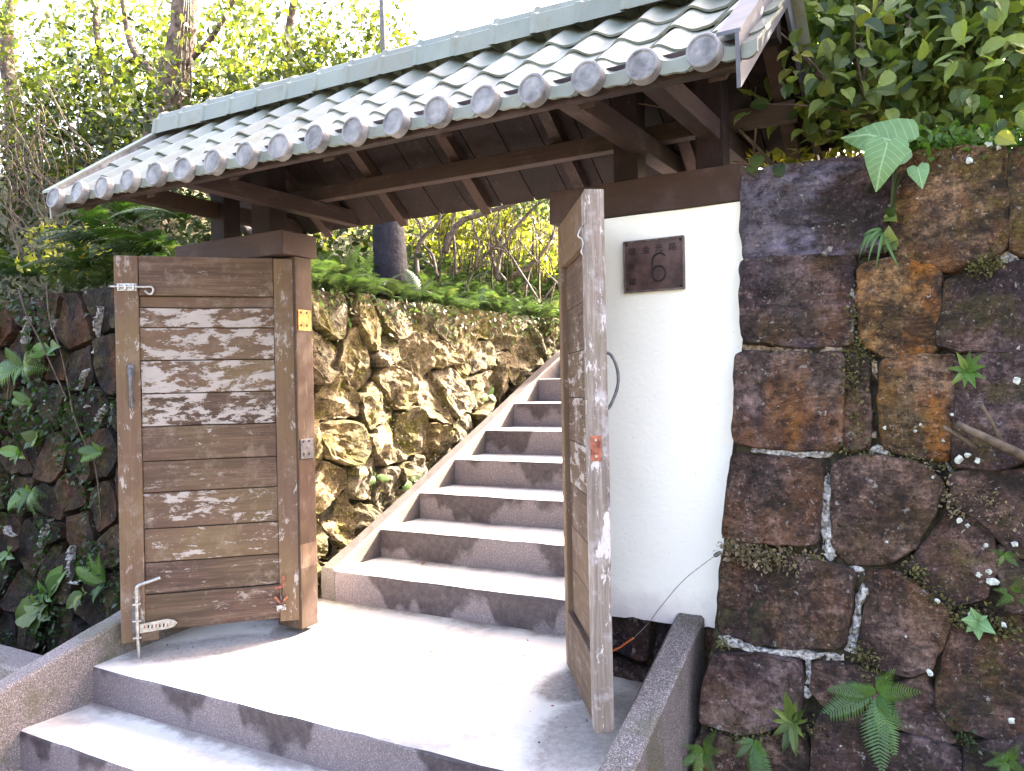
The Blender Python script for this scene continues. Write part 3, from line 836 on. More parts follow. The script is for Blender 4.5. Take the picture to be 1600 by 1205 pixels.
for i in range(11):
    off = [-.022, -.012, -.014, -.010, -.013, -.011, -.014, -.012, -.010, -.013, -.004][i]
    o = lb('plank', .1075, .7285, -.033, off+R_.uniform(-.002, .002), zb[i+1]+.0025, zb[i]-.0025, 'door_x', pa[i], bev=.003, rough=.004); o.rotation_euler = (0, R_.uniform(-.003, .003), 0)
# upper barrel bolt
def rod(name, pts, r, mat, par, rough=0): return tube(name, smooth_path(pts, 4), r, mat, par, 8)
def U(x): return (465-x)/284*.838
bz = 1.668
b = lb('bolt', U(215), U(186), 0, .006, bz-.018, bz+.018, 'door_z', 0, bev=.001); b.data.materials[0] = M['steel']
bl = b.location.copy()
def sub(pts): return pts
rod('bolt_rod', [(.853, .014, bz), (.74, .014, bz), (.70, .014, bz), (.672, .014, bz+.001), (.662, .014, bz-.012), (.668, .014, bz-.030), (.682, .014, bz-.034), (.70, .013, bz-.018)], .0055, M['steel'], d)
for x in (.815, .785, .748): lb('bolt_strap', x-.005, x+.005, .004, .022, bz-.014, bz+.014, 'door_z', 0, bev=.003).data.materials[0] = M['steel']
# pull handle
hp = [(.770, .002, 1.275), (.770, .012, 1.262), (.768, .028, 1.235), (.768, .032, 1.19), (.768, .028, 1.14), (.770, .010, 1.112), (.770, .002, 1.10)]
tube('pull_handle', smooth_path(hp, 5), [.008+.003*abs(math.cos(i*.1)) for i in range(31)], M['greysteel'], d)
lb('handle_plate', .755, .787, 0, .006, 1.245, 1.298, 'door_z', 0, bev=.006).data.materials[0] = M['greysteel']
lb('handle_plate', .758, .783, 0, .005, 1.088, 1.116, 'door_z', 0, bev=.005).data.materials[0] = M['greysteel']
# lower drop bolt: rod with a bent head, brackets, pointed latch plate
zg = -.112
rod('drop_bolt', [(.655, .022, .272), (.70, .022, .258), (.745, .022, .245), (.760, .022, .232), (.762, .022, .20), (.761, .022, 0), (.758, .022, -.05), (.755, .022, zg)], .0085, M['steel'], d)
for z in (.155, -.005, .075): 
    lb('bolt_bracket', .742, .780, 0, .034, z-.004, z+.004, 'door_z', 0, bev=.001).data.materials[0] = M['steel']
lb('bolt_plate', .770, .785, 0, .004, .01, .155, 'door_z', 0, bev=.001).data.materials[0] = M['greysteel']
V = []
for y in (.012, .018): V += [(.752, y, .012), (.752, y, .055), (.63, y, .070), (.60, y, .062), (.583, y, .047), (.60, y, .030), (.63, y, .022)]
mesh('latch_plate', V, [tuple(reversed(range(7))), tuple(range(7, 14))]+[(i, (i+1) % 7, 7+(i+1) % 7, 7+i) for i in range(7)], M['steel'], d)
for k in range(7):
    x = .735-.017*k; V = [(x, .0185, .032), (x-.008, .0185, .034), (x-.006-.004*(k % 2), .0185, .05), (x-.002, .0185, .048)]
    mesh('latch_mark', V, [(0, 1, 2, 3)], M['black' if k % 3 else 'rustred'], d)
lb('latch_block', .668, .745, -.001, .012, -.028, .014, 'door_x', .1, bev=.002)
# broken hasp at the hinge side: four rusty straps and a hanging tag
def strap(ax, az, bx, bz_, y=.006, wv=.011):
    v = Vector((bx-ax, 0, bz_-az)); pz = Vector((-v.z, 0, v.x)).normalized()*wv*.5
    V = []
    for yy in (y, y+.004):
        for p_ in (Vector((ax, yy, az))+pz, Vector((ax, yy, az))-pz, Vector((bx, yy, bz_))-pz, Vector((bx, yy, bz_))+pz): V.append(p_)
    mesh('hasp_strap', V, [(3, 2, 1, 0), (4, 5, 6, 7), (0, 1, 5, 4), (1, 2, 6, 5), (2, 3, 7, 6), (3, 0, 4, 7)], M['rustred'], d)
strap(.088, .180, .087, .232); strap(.090, .178, .128, .174, .008); strap(.103, .095, .130, .130); strap(.100, .095, .068, .128, .008)
tube('hasp_chain', smooth_path([(.092, .008, .175), (.097, .014, .14), (.090, .010, .118), (.102, .012, .095)], 4), .0035, M['black'], d)
tg = box('hasp_tag', .078, .122, .010, .014, .060, .087, M['brass'], d, bev=.002); tg.data.materials[0] = M['mortar']; tg.rotation_euler = (0, rad(6), 0)
# hinges between leaf and post
for z0, mt_ in ((1.50, 'brass'), (.85, 'greysteel')):
    o = box('hinge', .1065, .1105, -.100, -.01, z0, z0+(.105 if mt_ == 'brass' else .10), M[mt_], gate, bev=.001)
    for zz in (.03, .095):
        for yy in (-.062, -.022): box('hinge_screw', .0035, .006, yy, yy+.010, zz-.062, zz-.05, M['black'], o, bev=.001).location.y += .03
box('post_patch', .1062, .1075, -.114, .004, .30, .42, M['door_z'], gate, bev=0)['paint'] = .2
# right leaf
d, lb, H, T = leaf(1.562, -.070, .036, .385, -.560, .68, -1, 'right door leaf standing open, seen from its edge')
T = .066
lb('stile', .600, .68, -T, 0, -.012, H, 'pale_z', .62, bev=.006)
lb('stile', 0, .078, -T, 0, 0, H, 'door_z', .55, bev=.006)
lb('rail', .08, .598, -T, -.001, 1.64, H, 'door_x', .2, bev=.005)
lb('rail', .08, .598, -T, -.001, .0, .235, 'door_x', .25, bev=.005)
zz = [1.638-i*(1.638-.238)/8 for i in range(9)]
for i in range(8): lb('plank', .079, .599, -.045, -.022-R_.uniform(0, .002), zz[i+1]+.0012, zz[i]-.0012, 'door_x', [.25, .55, .75, .9, .8, .5, .4, .35][i], bev=.002)
# pull handle on its outer face, hook on the top, rusty strike plate on the edge
tube('pull_handle', smooth_path([(.62, T+.001, 1.27), (.62, T+.025, 1.262), (.622, T+.046, 1.21), (.62, T+.045, 1.15), (.62, T+.02, 1.09), (.62, T+.001, 1.07)], 5), .0055, M['greysteel'], d)
tube('wire_hook', smooth_path([(.655, -.003, 1.70), (.658, -.012, 1.69), (.66, -.022, 1.665), (.66, -.010, 1.655), (.66, -.004, 1.635), (.66, -.012, 1.61), (.66, -.004, 1.60)], 4), .003, M['steel'], d)
o = box('strike_plate', .6802, .6835, .002, .040, .905, .990, M['rustred'], d, bev=.001)
for zq in (.92, .975): box('plate_screw', .002, .004, -.004, .004, zq-.9475-.004, zq-.9475+.004, M['steel'], o, bev=.001)
for zq in (1.27, 1.06): box('keyhole_plate', .64, .655, -.004, .001, zq, zq+.05, M['steel'], d, bev=.002)

# ------------------------------------------------------------------ plaster wall and number plate
def ragged_panel(name, x0, x1, z0, z1, y0, y1, mat, n=40):
    """wall block with a slightly uneven face and broken lower edge"""
    V, F = [], []
    for j in range(n+1):
        for i in range(n+1):
            x = x0+(x1-x0)*i/n; z = z0+(z1-z0)*j/n
            zz = z+(.012*noise.noise(Vector((x*16, 0, 3))) if j == 0 else 0)
            V.append((x, y0+.004*noise.noise(Vector((x*5, z*5, 1))), zz))
    for j in range(n):
        for i in range(n): a = j*(n+1)+i; F.append((a, a+1, a+n+2, a+n+1))
    b = len(V); V += [(x0, y1, z0), (x1, y1, z0), (x1, y1, z1), (x0, y1, z1)]
    F.append((b+3, b+2, b+1, b))
    F.append(tuple([i for i in range(n+1)][::-1]+[b, b+1])); F.append(tuple([n*(n+1)+i for i in range(n+1)]+[b+2, b+3]))
    F.append(tuple([j*(n+1) for j in range(n+1)]+[b+3, b])); F.append(tuple([j*(n+1)+n for j in range(n+1)][::-1]+[b+1, b+2]))
    return mesh(name, V, F, mat)
tag(ragged_panel('plaster_wall', 1.722, 2.38, .238, 1.882, .0, .19, M['plaster']), 'white plastered wall panel between the right door leaf and the dark stone wall', 'wall')
tag(ragged_panel('plaster_wall', -.70, -.062, .0, 1.873, -.02, .14, M['plaster']), 'white wall stub hidden behind the open left door leaf', 'wall')

sg = box('number_plaque', 1.833, 2.087, -.014, -.002, 1.566, 1.776, plain('bronze_plaque', (.05, .026, .027), .55, .3, 14, c2=(.10, .058, .056), spec=.4), None, bev=.004)
tag(sg, 'brown metal house number plaque with a large 6 screwed to the white wall', 'sign')
sc_ = plain('plaque_rim', (.12, .09, .085), .5, .4, 40, c2=(.16, .135, .125))
def rim(x0, x1, z0, z1): box('rim', x0, x1, -.011, -.006, z0, z1, sc_, sg, bev=.0015)
rim(-.127, .127, .098, .105); rim(-.127, .127, -.105, -.098); rim(-.127, -.121, -.098, .098); rim(.121, .127, -.098, .098)
for x in (-.113, .113):
    for z in (-.090, .090): tube('screw', [(x, -.0055, z), (x, -.0085, z)], .005, M['black'], sg, 8)
def text(body, x, z, size, mat, y=-.0068, sx=1.0, bold=0):
    cu = bpy.data.curves.new('character', 'FONT'); cu.body = body; cu.size = size; cu.extrude = .0008; cu.offset = bold*.4
    cu.align_x = 'CENTER'; cu.align_y = 'CENTER'
    o = bpy.data.objects.new('character', cu); col.objects.link(o)
    dg = bpy.context.evaluated_depsgraph_get(); me = bpy.data.meshes.new_from_object(o.evaluated_get(dg))
    bpy.data.objects.remove(o); me.materials.clear(); me.materials.append(mat)
    xs = [v.co.x for v in me.vertices]; ys = [v.co.y for v in me.vertices]
    if xs:
        cx, cy = (min(xs)+max(xs))/2, (min(ys)+max(ys))/2; k = size*.78/max(max(ys)-min(ys), .001)
        for v in me.vertices: v.co = Vector(((v.co.x-cx)*k*sx, (v.co.y-cy)*k, v.co.z))
    o = bpy.data.objects.new('character', me); col.objects.link(o); o.parent = sg
    o.location = (x, y, z); o.rotation_euler = (rad(90), 0, 0); return o
for ch, x, z in (('瑞', -.090, .062), ('金', -.030, .064), ('光', .024, .066), ('路', .080, .066), ('芳', -.092, -.002), ('鎮', -.090, -.060)):
    text(ch, x, z, .040, M['black'], bold=.0006)
# the big 6: a bent stroke
six = []
for t in range(0, 9): a = rad(35+t*18); six.append((.026+.028*math.cos(a), -.0075, .015+.030*math.sin(a)))
six += [(-.0025, -.0075, .003), (-.004, -.0075, -.020)]
for t in range(0, 19): a = rad(180+t*20); six.append((.023+.027*math.cos(a), -.0075, -.036+.030*math.sin(a)))
tube('numeral_six', six, .0038, M['black'], sg, 6)

# ------------------------------------------------------------------ right stone wall (leans back slightly)
WN = Vector((0, 1, -.1)).normalized(); WC = WN.dot(Vector((0, .0, 1.97)))
def wf(p):
    q = at(p[0], p[1], WN, WC); return (q.x, q.z)
def wframe(a, b, d): 
    y = .1*(b-1.97); return Vector((a, y-d, b+.1*d))
rw = empty('stone_wall', (2.7, .1, -.7), 'tall dark retaining wall of big squared stones right of the white wall', 'wall')
def st(px, **k):
    rust, slate, tone = k.pop('rust', .25), k.pop('slate', 0), k.pop('tone', None)
    m_ = k.pop('mat', 'stone_r')
    cxp = sum(p[0] for p in px)/len(px); cyp = sum(p[1] for p in px)/len(px); px = [(cxp+(p[0]-cxp)*(1+6/max(30, abs(p[0]-cxp))), cyp+(p[1]-cyp)*(1+6/max(30, abs(p[1]-cyp)))) for p in px]
    o = make_stone([wf(p) for p in px], wframe, M[m_], rw, **{**dict(D=.045, n=100, rings=24, amp=.026, corner=2), **k})
    o.location -= rw.location if False else Vector((0, 0, 0))
    o['tone'] = tone if tone is not None else R_.uniform(.05, .4)
    o['rust'] = rust; o['slate'] = slate; o['mossy'] = 1.6 if (cxp > 1395 and cyp < 400) or cxp > 1480 else R_.choice([0, 0, .5]); return o
def bs(px, **k): return st(px, **k)
STN = [
 ([(1162,278),(1240,262),(1345,250),(1388,262),(1392,300),(1386,390),(1335,397),(1250,401),(1168,408),(1162,340)], dict(slate=1, rust=.12, amp=.042, tone=.05)),
 ([(1394,262),(1450,240),(1530,238),(1570,240),(1573,380),(1555,402),(1475,425),(1402,404),(1392,380)], dict(rust=.3, amp=.032, tone=.8)),
 ([(1577,240),(1640,228),(1650,400),(1600,402),(1580,385)], dict(rust=.3, tone=.7)),
 ([(1168,412),(1250,405),(1334,401),(1336,470),(1330,538),(1250,542),(1168,532),(1163,470)], dict(rust=.35, amp=.02, slate=.15, tone=.12)),
 ([(1348,425),(1400,408),(1465,427),(1472,470),(1462,550),(1400,558),(1352,540),(1345,490)], dict(rust=1, tone=1.0)),
 ([(1480,447),(1540,425),(1600,410),(1645,415),(1640,540),(1560,548),(1500,545),(1465,538),(1474,480)], dict(rust=.2)),
 ([(1157,553),(1240,558),(1318,555),(1322,620),(1312,700),(1230,701),(1150,690),(1153,620)], dict(rust=.8, amp=.02, tone=.2)),
 ([(1326,560),(1354,562),(1362,640),(1356,698),(1318,700),(1326,620)], dict(D=.03)),
 ([(1380,572),(1440,560),(1490,560),(1493,640),(1480,718),(1420,713),(1384,695),(1378,630)], dict(rust=.9, tone=.6)),
 ([(1498,560),(1560,554),(1640,552),(1640,700),(1560,735),(1490,725),(1496,640)], dict(rust=.2)),
 ([(1148,713),(1220,716),(1284,724),(1282,790),(1275,848),(1200,845),(1136,838),(1140,770)], dict(rust=.3, amp=.016)),
 ([(1306,725),(1360,713),(1430,727),(1475,758),(1460,800),(1430,848),(1390,878),(1332,878),(1304,850),(1304,780)], dict(rust=.1)),
 ([(1486,742),(1540,740),(1640,735),(1640,860),(1590,872),(1548,822),(1492,788)], dict(rust=.1)),
 ([(1133,862),(1210,865),(1300,882),(1334,900),(1326,960),(1320,1003),(1250,1010),(1190,1003),(1125,985),(1127,920)], dict(rust=.2)),
 ([(1358,892),(1404,895),(1430,912),(1480,950),(1482,980),(1452,1038),(1420,1053),(1352,1030),(1345,1000),(1357,950)], dict(rust=.25)),
 ([(1440,858),(1482,802),(1505,797),(1548,832),(1560,880),(1540,932),(1490,943),(1442,905),(1417,883)], dict(rust=.15)),
 ([(1562,850),(1600,880),(1640,870),(1640,960),(1572,950),(1562,900)], dict(rust=.1)),
 ([(1120,1025),(1190,1022),(1250,1036),(1254,1070),(1248,1108),(1210,1130),(1170,1143),(1096,1125),(1104,1070)], dict(rust=.2)),
 ([(1275,1037),(1340,1042),(1380,1057),(1370,1098),(1350,1108),(1292,1100),(1268,1075)], dict(rust=.1, D=.035)),
 ([(1288,1112),(1350,1112),(1378,1116),(1390,1160),(1386,1225),(1270,1225),(1275,1150)], dict(rust=.15)),
 ([(1490,960),(1545,955),(1640,968),(1640,1120),(1560,1148),(1484,1128),(1462,1080),(1480,1020)], dict(rust=.2)),
 ([(1400,1070),(1450,1055),(1472,1110),(1494,1150),(1470,1158),(1402,1130)], dict(rust=.5, D=.03)),
 ([(1396,1142),(1440,1152),(1500,1170),(1500,1240),(1396,1240)], dict(rust=.1)),
 ([(1096,1148),(1170,1156),(1258,1135),(1264,1230),(1085,1230)], dict(rust=.1)),
 ([(1510,1162),(1640,1135),(1640,1240),(1508,1240)], dict(rust=.2)),
]
for px, k in STN: bs(px, **k)
# more courses beyond the picture's right and below it
for c in voronoi(3.33, 5.6, -.62, 1.9, 6, 6, .012, .25, 11):
    o = make_stone(c, wframe, M['stone_r'], rw, D=.05, n=24, rings=6, amp=.02); o['tone'] = R_.uniform(.1, .6); o['rust'] = .3; o['slate'] = 0
for c in voronoi(2.14, 3.33, -.75, -.30, 4, 2, .012, .25, 12):
    o = make_stone(c, wframe, M['stone_r'], rw, D=.035, n=24, rings=6, amp=.02); o['rust'] = .2; o['slate'] = 0
# earth core behind the joints
V = [wframe(2.36, 1.90, -.03), wframe(5.7, 1.88, -.03), wframe(5.7, -.77, -.03), wframe(2.12, -.77, -.03), wframe(2.22, .3, -.03)]
V2 = [Vector((v.x, .45, v.z)) for v in V]; n_ = 5
mesh('wall_core', V+V2, [(0, 1, 2, 3, 4)[::-1], tuple(range(5, 10))]+[(i, (i+1) % 5, 5+(i+1) % 5, 5+i) for i in range(5)], M['joint'], rw)
# earth and moss packed nearly flush into the joints
V, F = [], []; nx_, nz_ = 130, 190
for j in range(nz_+1):
    for i in range(nx_+1):
        b = -.5+2.40*j/nz_; x0 = 2.335 if b > 1.2 else 2.335-.13*(1.2-b)/1.2*1.15
        a = x0+(3.45-x0)*i/nx_
        V.append(wframe(a, b, .002+max(-.03, min(.022, .026*fbm(Vector((a*9, b*9, 3)), 4)))))
for j in range(nz_):
    for i in range(nx_): q = j*(nx_+1)+i; F.append((q, q+1, q+nx_+2, q+nx_+1))
mesh('joint_fill', V, F, M['joint'], rw)
# ragged lime mortar left in the joints
def mortar(px, w0, mat='mortar', frame=wframe, conv=wf, par=rw, dd=.030, seed=0, plump=.012):
    w_ = w0*1.6; P = [conv(p) for p in px]; pts = []
    for (a, b) in zip(P[:-1], P[1:]):
        k = max(2, int(math.dist(a, b)/.010))
        for i in range(k): pts.append((a[0]+(b[0]-a[0])*i/k, a[1]+(b[1]-a[1])*i/k))
    V, F = [], []; m_ = 8
    for i, p in enumerate(pts):
        q = pts[min(i+1, len(pts)-1)]; r = pts[max(i-1, 0)]; tx, tz = q[0]-r[0], q[1]-r[1]; l = math.hypot(tx, tz) or 1; nx, nz = -tz/l, tx/l
        ww = w_*(.55+.75*max(0, .5+noise.noise(Vector((p[0]*22, p[1]*22, seed)))))
        of = .008*noise.noise(Vector((p[0]*14, p[1]*14, seed+5)))
        for k in range(m_+1):
            u = k/m_*2-1
            a, b = p[0]+nx*(u*ww*.5+of), p[1]+nz*(u*ww*.5+of)
            h = dd*.4+plump*(1-u*u)*(.6+1.6*noise.noise(Vector((a*75, b*75, seed)))+1.0*noise.noise(Vector((a*25, b*25, seed))))-.035*max(0, noise.noise(Vector((a*9, b*9, seed+2)))-.12)*3-(.03 if abs(u) > .99 else 0)
            V.append(frame(a, b, h))
    for i in range(len(pts)-1):
        for k in range(m_): a = i*(m_+1)+k; F.append((a, a+m_+1, a+m_+2, a+1))
    return mesh('mortar_seam', V, F, M[mat], par)
for k, (px, w_, mt_) in enumerate([
    ([(1163,543),(1200,547),(1255,549),(1322,547)], .026, 'mortar_o'), ([(1151,700),(1200,705),(1260,709),(1340,708)], .022, 'mortar'),
    ([(1352,712),(1372,702),(1392,712)], .026, 'mortar'), ([(1298,722),(1292,760),(1290,820),(1300,868),(1310,876)], .028, 'mortar'),
    ([(1328,884),(1350,892),(1345,940),(1338,980),(1330,1022)], .028, 'mortar'), ([(1124,1000),(1150,1005),(1200,1016),(1260,1022),(1325,1025)], .024, 'mortar'),
    ([(1262,1028),(1266,1060),(1258,1092)], .024, 'mortar'), ([(1338,440),(1335,480),(1332,525)], .020, 'mortar'),
    ([(1366,565),(1368,610),(1364,650),(1368,690)], .018, 'mortar_o'), ([(1138,850),(1180,853)], .018, 'mortar'),
    ([(1385,562),(1430,566),(1455,556)], .018, 'mortar'), ([(1470,505),(1470,540)], .024, 'mortar'), ([(1572,395),(1588,420),(1598,440)], .03, 'mortar'),
    ([(1480,722),(1492,742),(1480,790)], .012, 'mortar'), ([(1572,545),(1600,545)], .03, 'mortar')]): mortar(px, w_, mt_, seed=k*3.1)
# lichens and small white fungi on the stones
def spot(px, r, par=rw, fr=wframe, cv=wf, mat='white', d0=.058):
    a, b = cv(px); n = 9; V = [fr(a, b, d0+.006)]
    for i in range(n):
        t = 2*math.pi*i/n; q = r*(.6+.6*R_.random()); V.append(fr(a+q*math.cos(t), b+q*math.sin(t), d0+.003*R_.random()))
    mesh('lichen', V, [(0, 1+i, 1+(i+1) % n) for i in range(n)], M[mat], par)
for (x, y, r) in [(1498,718,.014),(1512,712,.010),(1528,720,.010),(1500,812,.012),(1512,820,.008),(1552,905,.018),(1585,848,.010),(1545,890,.010),(1500,672,.006),(1488,650,.006),(1432,675,.006),(1440,665,.005),(1385,670,.007),(1475,690,.005),(1588,598,.012),(1460,745,.006),(1388,845,.006),(1418,990,.005),(1455,1045,.012),(1580,1118,.010),(1530,895,.009),(1466,935,.008),(1545,235,.012),(1560,240,.010),(1435,318,.004),(1515,260,.012),(1318,1158,.004),(1520,955,.012),(1540,850,.008),(1578,945,.014),(1568,972,.010)]:
    spot((x, y), r)
# moss tufts along the damp joints
def tuft(px_list, n, size, mat, par=rw, cv=wf, fr=wframe, spread=.02, dd=.03, name='moss'):
    P = []
    seg = [cv(p) for p in px_list]
    for _ in range(n):
        i = R_.randrange(max(1, len(seg)-1)); a, b = seg[i], seg[min(i+1, len(seg)-1)]; t = R_.random()
        P.append(fr(a[0]+(b[0]-a[0])*t+R_.gauss(0, spread), a[1]+(b[1]-a[1])*t+R_.gauss(0, spread), dd+R_.uniform(0, .02)))
    return leaf_cloud(name, np.array(P), size, M[mat], par, droop=-.2, dirb=(0, -1.2, .3), jit=.5)
tuft([(1140,852),(1190,868),(1300,885)], 800, .020, 'straw', spread=.020)
tuft([(1150,860),(1290,885)], 250, .016, 'moss', spread=.02)
tuft([(1320,560),(1335,600),(1345,690)], 350, .014, 'moss', spread=.02)
tuft([(1130,1150),(1260,1135),(1390,1110)], 350, .014, 'moss', spread=.015)
tuft([(1340,460),(1335,540),(1360,570)], 220, .014, 'moss', spread=.014)
tuft([(1420,720),(1480,770),(1500,800)], 260, .016, 'straw', spread=.018)
tuft([(1420,880),(1445,910),(1490,950)], 220, .015, 'moss', spread=.014)
tuft([(1530,760),(1575,830)], 200, .017, 'straw', spread=.02)
tuft([(1490,960),(1540,970),(1590,985)], 420, .016, 'moss', spread=.02)
tuft([(1140,1000),(1128,1000)], 90, .013, 'moss', spread=.01)
tuft([(1520,430),(1560,415)], 260, .014, 'moss', spread=.015, dd=.055)
tuft([(1340,1010),(1370,1045)], 160, .015, 'moss', spread=.02)
tuft([(1290,700),(1400,715),(1500,730)], 220, .012, 'moss', spread=.012)
tuft([(1460,1085),(1500,1140),(1530,1170)], 200, .014, 'fern', spread=.012)
tuft([(1395,440),(1440,405),(1560,395)], 200, .012, 'moss', spread=.012)
for o in list(col.objects):
    if o.name.startswith('moss') and o.parent == rw: pass

# ------------------------------------------------------------------ rubble walls on the left
lw = empty('stone_wall', (-2.0, .2, -.7), 'shaded rubble retaining wall left of the gate, overgrown with creepers', 'wall')
def lframe(a, b, d): return Vector((a, .06-.04*(1.9-b)-d, b))
def lconv(p):
    n_ = Vector((0, 1, -.04)).normalized(); q = at(p[0], p[1], n_, n_.dot(Vector((0, .06, 1.9)))); return (q.x, q.z)
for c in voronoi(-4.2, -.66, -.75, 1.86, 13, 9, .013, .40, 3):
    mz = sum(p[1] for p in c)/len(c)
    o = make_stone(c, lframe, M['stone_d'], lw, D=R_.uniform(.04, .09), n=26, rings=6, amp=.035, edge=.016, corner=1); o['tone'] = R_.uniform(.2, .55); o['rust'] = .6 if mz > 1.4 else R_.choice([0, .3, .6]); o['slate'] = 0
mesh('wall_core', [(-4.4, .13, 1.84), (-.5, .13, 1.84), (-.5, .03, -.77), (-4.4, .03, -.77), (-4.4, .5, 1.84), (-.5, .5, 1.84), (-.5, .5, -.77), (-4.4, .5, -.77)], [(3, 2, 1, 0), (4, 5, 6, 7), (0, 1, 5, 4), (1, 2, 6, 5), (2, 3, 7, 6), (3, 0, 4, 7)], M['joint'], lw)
for k, px in enumerate([[(172,480),(165,520),(160,555)],[(152,560),(150,580),(135,610)],[(88,625),(100,645)],[(88,810),(78,855)],[(128,850),(124,900)],[(100,495),(98,520)],[(58,495),(54,540)],[(25,820),(30,840)],[(128,905),(142,908)],[(150,635),(160,632)],[(182,632),(165,660)]]):
    mortar(px, .014, 'mortar', lframe, lconv, lw, seed=k, dd=.18, plump=.02)
iw = empty('stone_wall', (-.35, 1.5, -.1), 'sunlit rubble retaining wall running up beside the stairs', 'wall')
def iframe(a, b, d): return Vector((-.30-.05*b+d-.01, a, b))      # a = y, faces +x, leans back
cells = voronoi(.07, 7.0, -.05, 1.80, 21, 7, .006, .45, 8, skew=.10)
for c in cells:
    my = sum(p[0] for p in c)/len(c); mz = sum(p[1] for p in c)/len(c)
    if my > 5.2 and mz < .9: continue
    o = make_stone([p for p in c][::-1], iframe, M['stone_l'], iw, D=R_.uniform(.025, .075), n=34, rings=10, amp=.05, edge=.028, rk=3.4, freq=1.7, corner=1)
    o['tone'] = R_.uniform(.1, .45); o['mossy'] = R_.choice([0, .6, 1.2])
    o['rust'] = R_.choice([0, .2, .5]); o['slate'] = 0
mesh('wall_core', [iframe(.05, -.1, -.035), iframe(7.1, -.1, -.035), iframe(7.1, 1.79, -.035), iframe(.05, 1.79, -.035), (-.7, .05, -.1), (-.7, 7.1, -.1), (-.7, 7.1, 1.79), (-.7, .05, 1.79)],
     [(0, 1, 2, 3), (7, 6, 5, 4), (0, 4, 5, 1), (3, 2, 6, 7), (0, 3, 7, 4), (1, 5, 6, 2)], M['joint'], iw)
# plinth of dark stones under the white wall
bw = empty('plinth_wall', (1.9, .05, -.1), 'dark stone plinth below the white plastered wall', 'plinth')
def bframe(a, b, d): return Vector((a, .045-d, b))
for c in voronoi(1.55, 2.24, -.30, .232, 4, 3, .010, .35, 21):
    o = make_stone(c, bframe, M['stone_r'], bw, D=.03, n=24, rings=6, amp=.015); o['rust'] = .4; o['slate'] = 0
mesh('wall_core', [(1.5, .06, -.77), (2.4, .06, -.77), (2.4, .06, .233), (1.5, .06, .233), (1.5, .2, -.77), (2.4, .2, -.77), (2.4, .2, .233), (1.5, .2, .233)], [(0, 1, 2, 3), (7, 6, 5, 4), (0, 4, 5, 1), (3, 2, 6, 7), (0, 3, 7, 4), (1, 5, 6, 2)], M['joint'], bw)
# inner right bank wall beside the stairs (hidden side)
rb = sloped('bank_wall', 2.205, 2.34, [(.25, 1.86), (7, 1.95)], -.3, M['para'])
tag(rb, 'plain bank wall right of the stairs, behind the white wall', 'wall')
for e_ in (rw, lw, iw, bw):
    for c in e_.children: c.location = c.location-e_.location

# ------------------------------------------------------------------ plants
def atY(x, y, Y): return at(x, y, (0, 1, 0), Y)
def proj(p):
    q = Vector(p)-CAM; a = q.dot(FW); return 800+FPX*q.dot(RC)/a, 602.5-FPX*q.dot(UC)/a, a
def grow(base, d, L, r, depth, out, rr, bend=.35, kids=3):
    """random branching: collects (points, radii)"""
    pts = [base.copy()]; p = base.copy(); d = d.normalized(); n = 6
    for i in range(n):
        d = (d+Vector((rr.gauss(0, bend), rr.gauss(0, bend), rr.gauss(.05, bend*.6)))*.35).normalized(); p = p+d*(L/n); pts.append(p.copy())
    out.append((pts, [r*(1-.55*i/n) for i in range(n+1)]))
    if depth > 0:
        for k in range(kids):
            i = rr.randint(2, n); dd = (d+Vector((rr.gauss(0, .7), rr.gauss(0, .7), rr.gauss(.15, .45)))).normalized()
            grow(pts[i], dd, L*rr.uniform(.5, .75), r*.5, depth-1, out, rr, bend, kids)
def join_tubes(name, lst, mat, parent=None, seg=6, kind=None):
    V, F = [], []
    for pts, rs in lst:
        v, f = tube_data(pts, rs, seg, 0, len(V)); V += v; F += f
    o = mesh(name, V, F, mat, parent, org=(0, 0, 0), smooth=True)
    if kind: o['kind'] = kind
    return o
# ---- trees on the slope at the upper left
t1 = empty('tree', (0, 0, 0), 'big brown-trunked tree behind the left half of the tiled roof', 'tree', 'trees above the left wall')
a = atY(296, -60, 2.0); b = atY(284, 60, 1.9); c = atY(262, 160, 1.8); d_ = atY(238, 280, 1.7); e = atY(232, 400, 1.7)
tube('trunk', smooth_path([e, d_, c, b, a], 6), [.17-.055*i/24 for i in range(25)], M['bark'], t1, 14, rough=.25)
tube('limb', smooth_path([atY(255, 190, 1.75), atY(238, 120, 1.9), atY(205, 70, 2.1), atY(190, -20, 2.2)], 5), [.045-.015*i/15 for i in range(16)], M['bark'], t1, 8, rough=.2)
tube('limb', smooth_path([atY(270, 120, 1.85), atY(330, 60, 1.9), atY(370, -10, 2.0)], 5), .025, M['bark'], t1, 8)
for k in range(4):
    tube('climber_stem', smooth_path([atY(258+8*k, 210, 1.62), atY(270+7*k+R_.uniform(-8, 8), 150, 1.7), atY(276+7*k, 80, 1.75), atY(288+3*k, 0, 1.8)], 5), .009, M['vine'], t1, 6)
def crown(par, specs, size, mat, name='crown'):
    for (px, py, Y, r, n, th) in specs:
        P = blob(atY(px, py, Y), r, n, th, f=2.2, sd=px*.1); leaf_cloud(name, P, size, M[mat], par, jit=.45)
crown(t1, [(335, 100, 2.6, (.8, .6, .8), 1300, .10), (190, 40, 2.6, (1.1, .7, .9), 1000, .14), (345, 185, 2.3, (.9, .4, .5), 1300, .0), (262, 130, 1.45, (.3, .15, .5), 110, .0)], .072, 'leaf_tree')
t2 = empty('tree', (0, 0, 0), 'bright leafy tree at the top left corner, hung with thin stems', 'tree', 'trees above the left wall')
tube('trunk', smooth_path([atY(30, 400, 1.5), atY(22, 200, 1.6), atY(10, 60, 1.8), atY(30, -60, 2.0)], 6), [.09-.03*i/18 for i in range(19)], M['bark'], t2, 10, rough=.25)
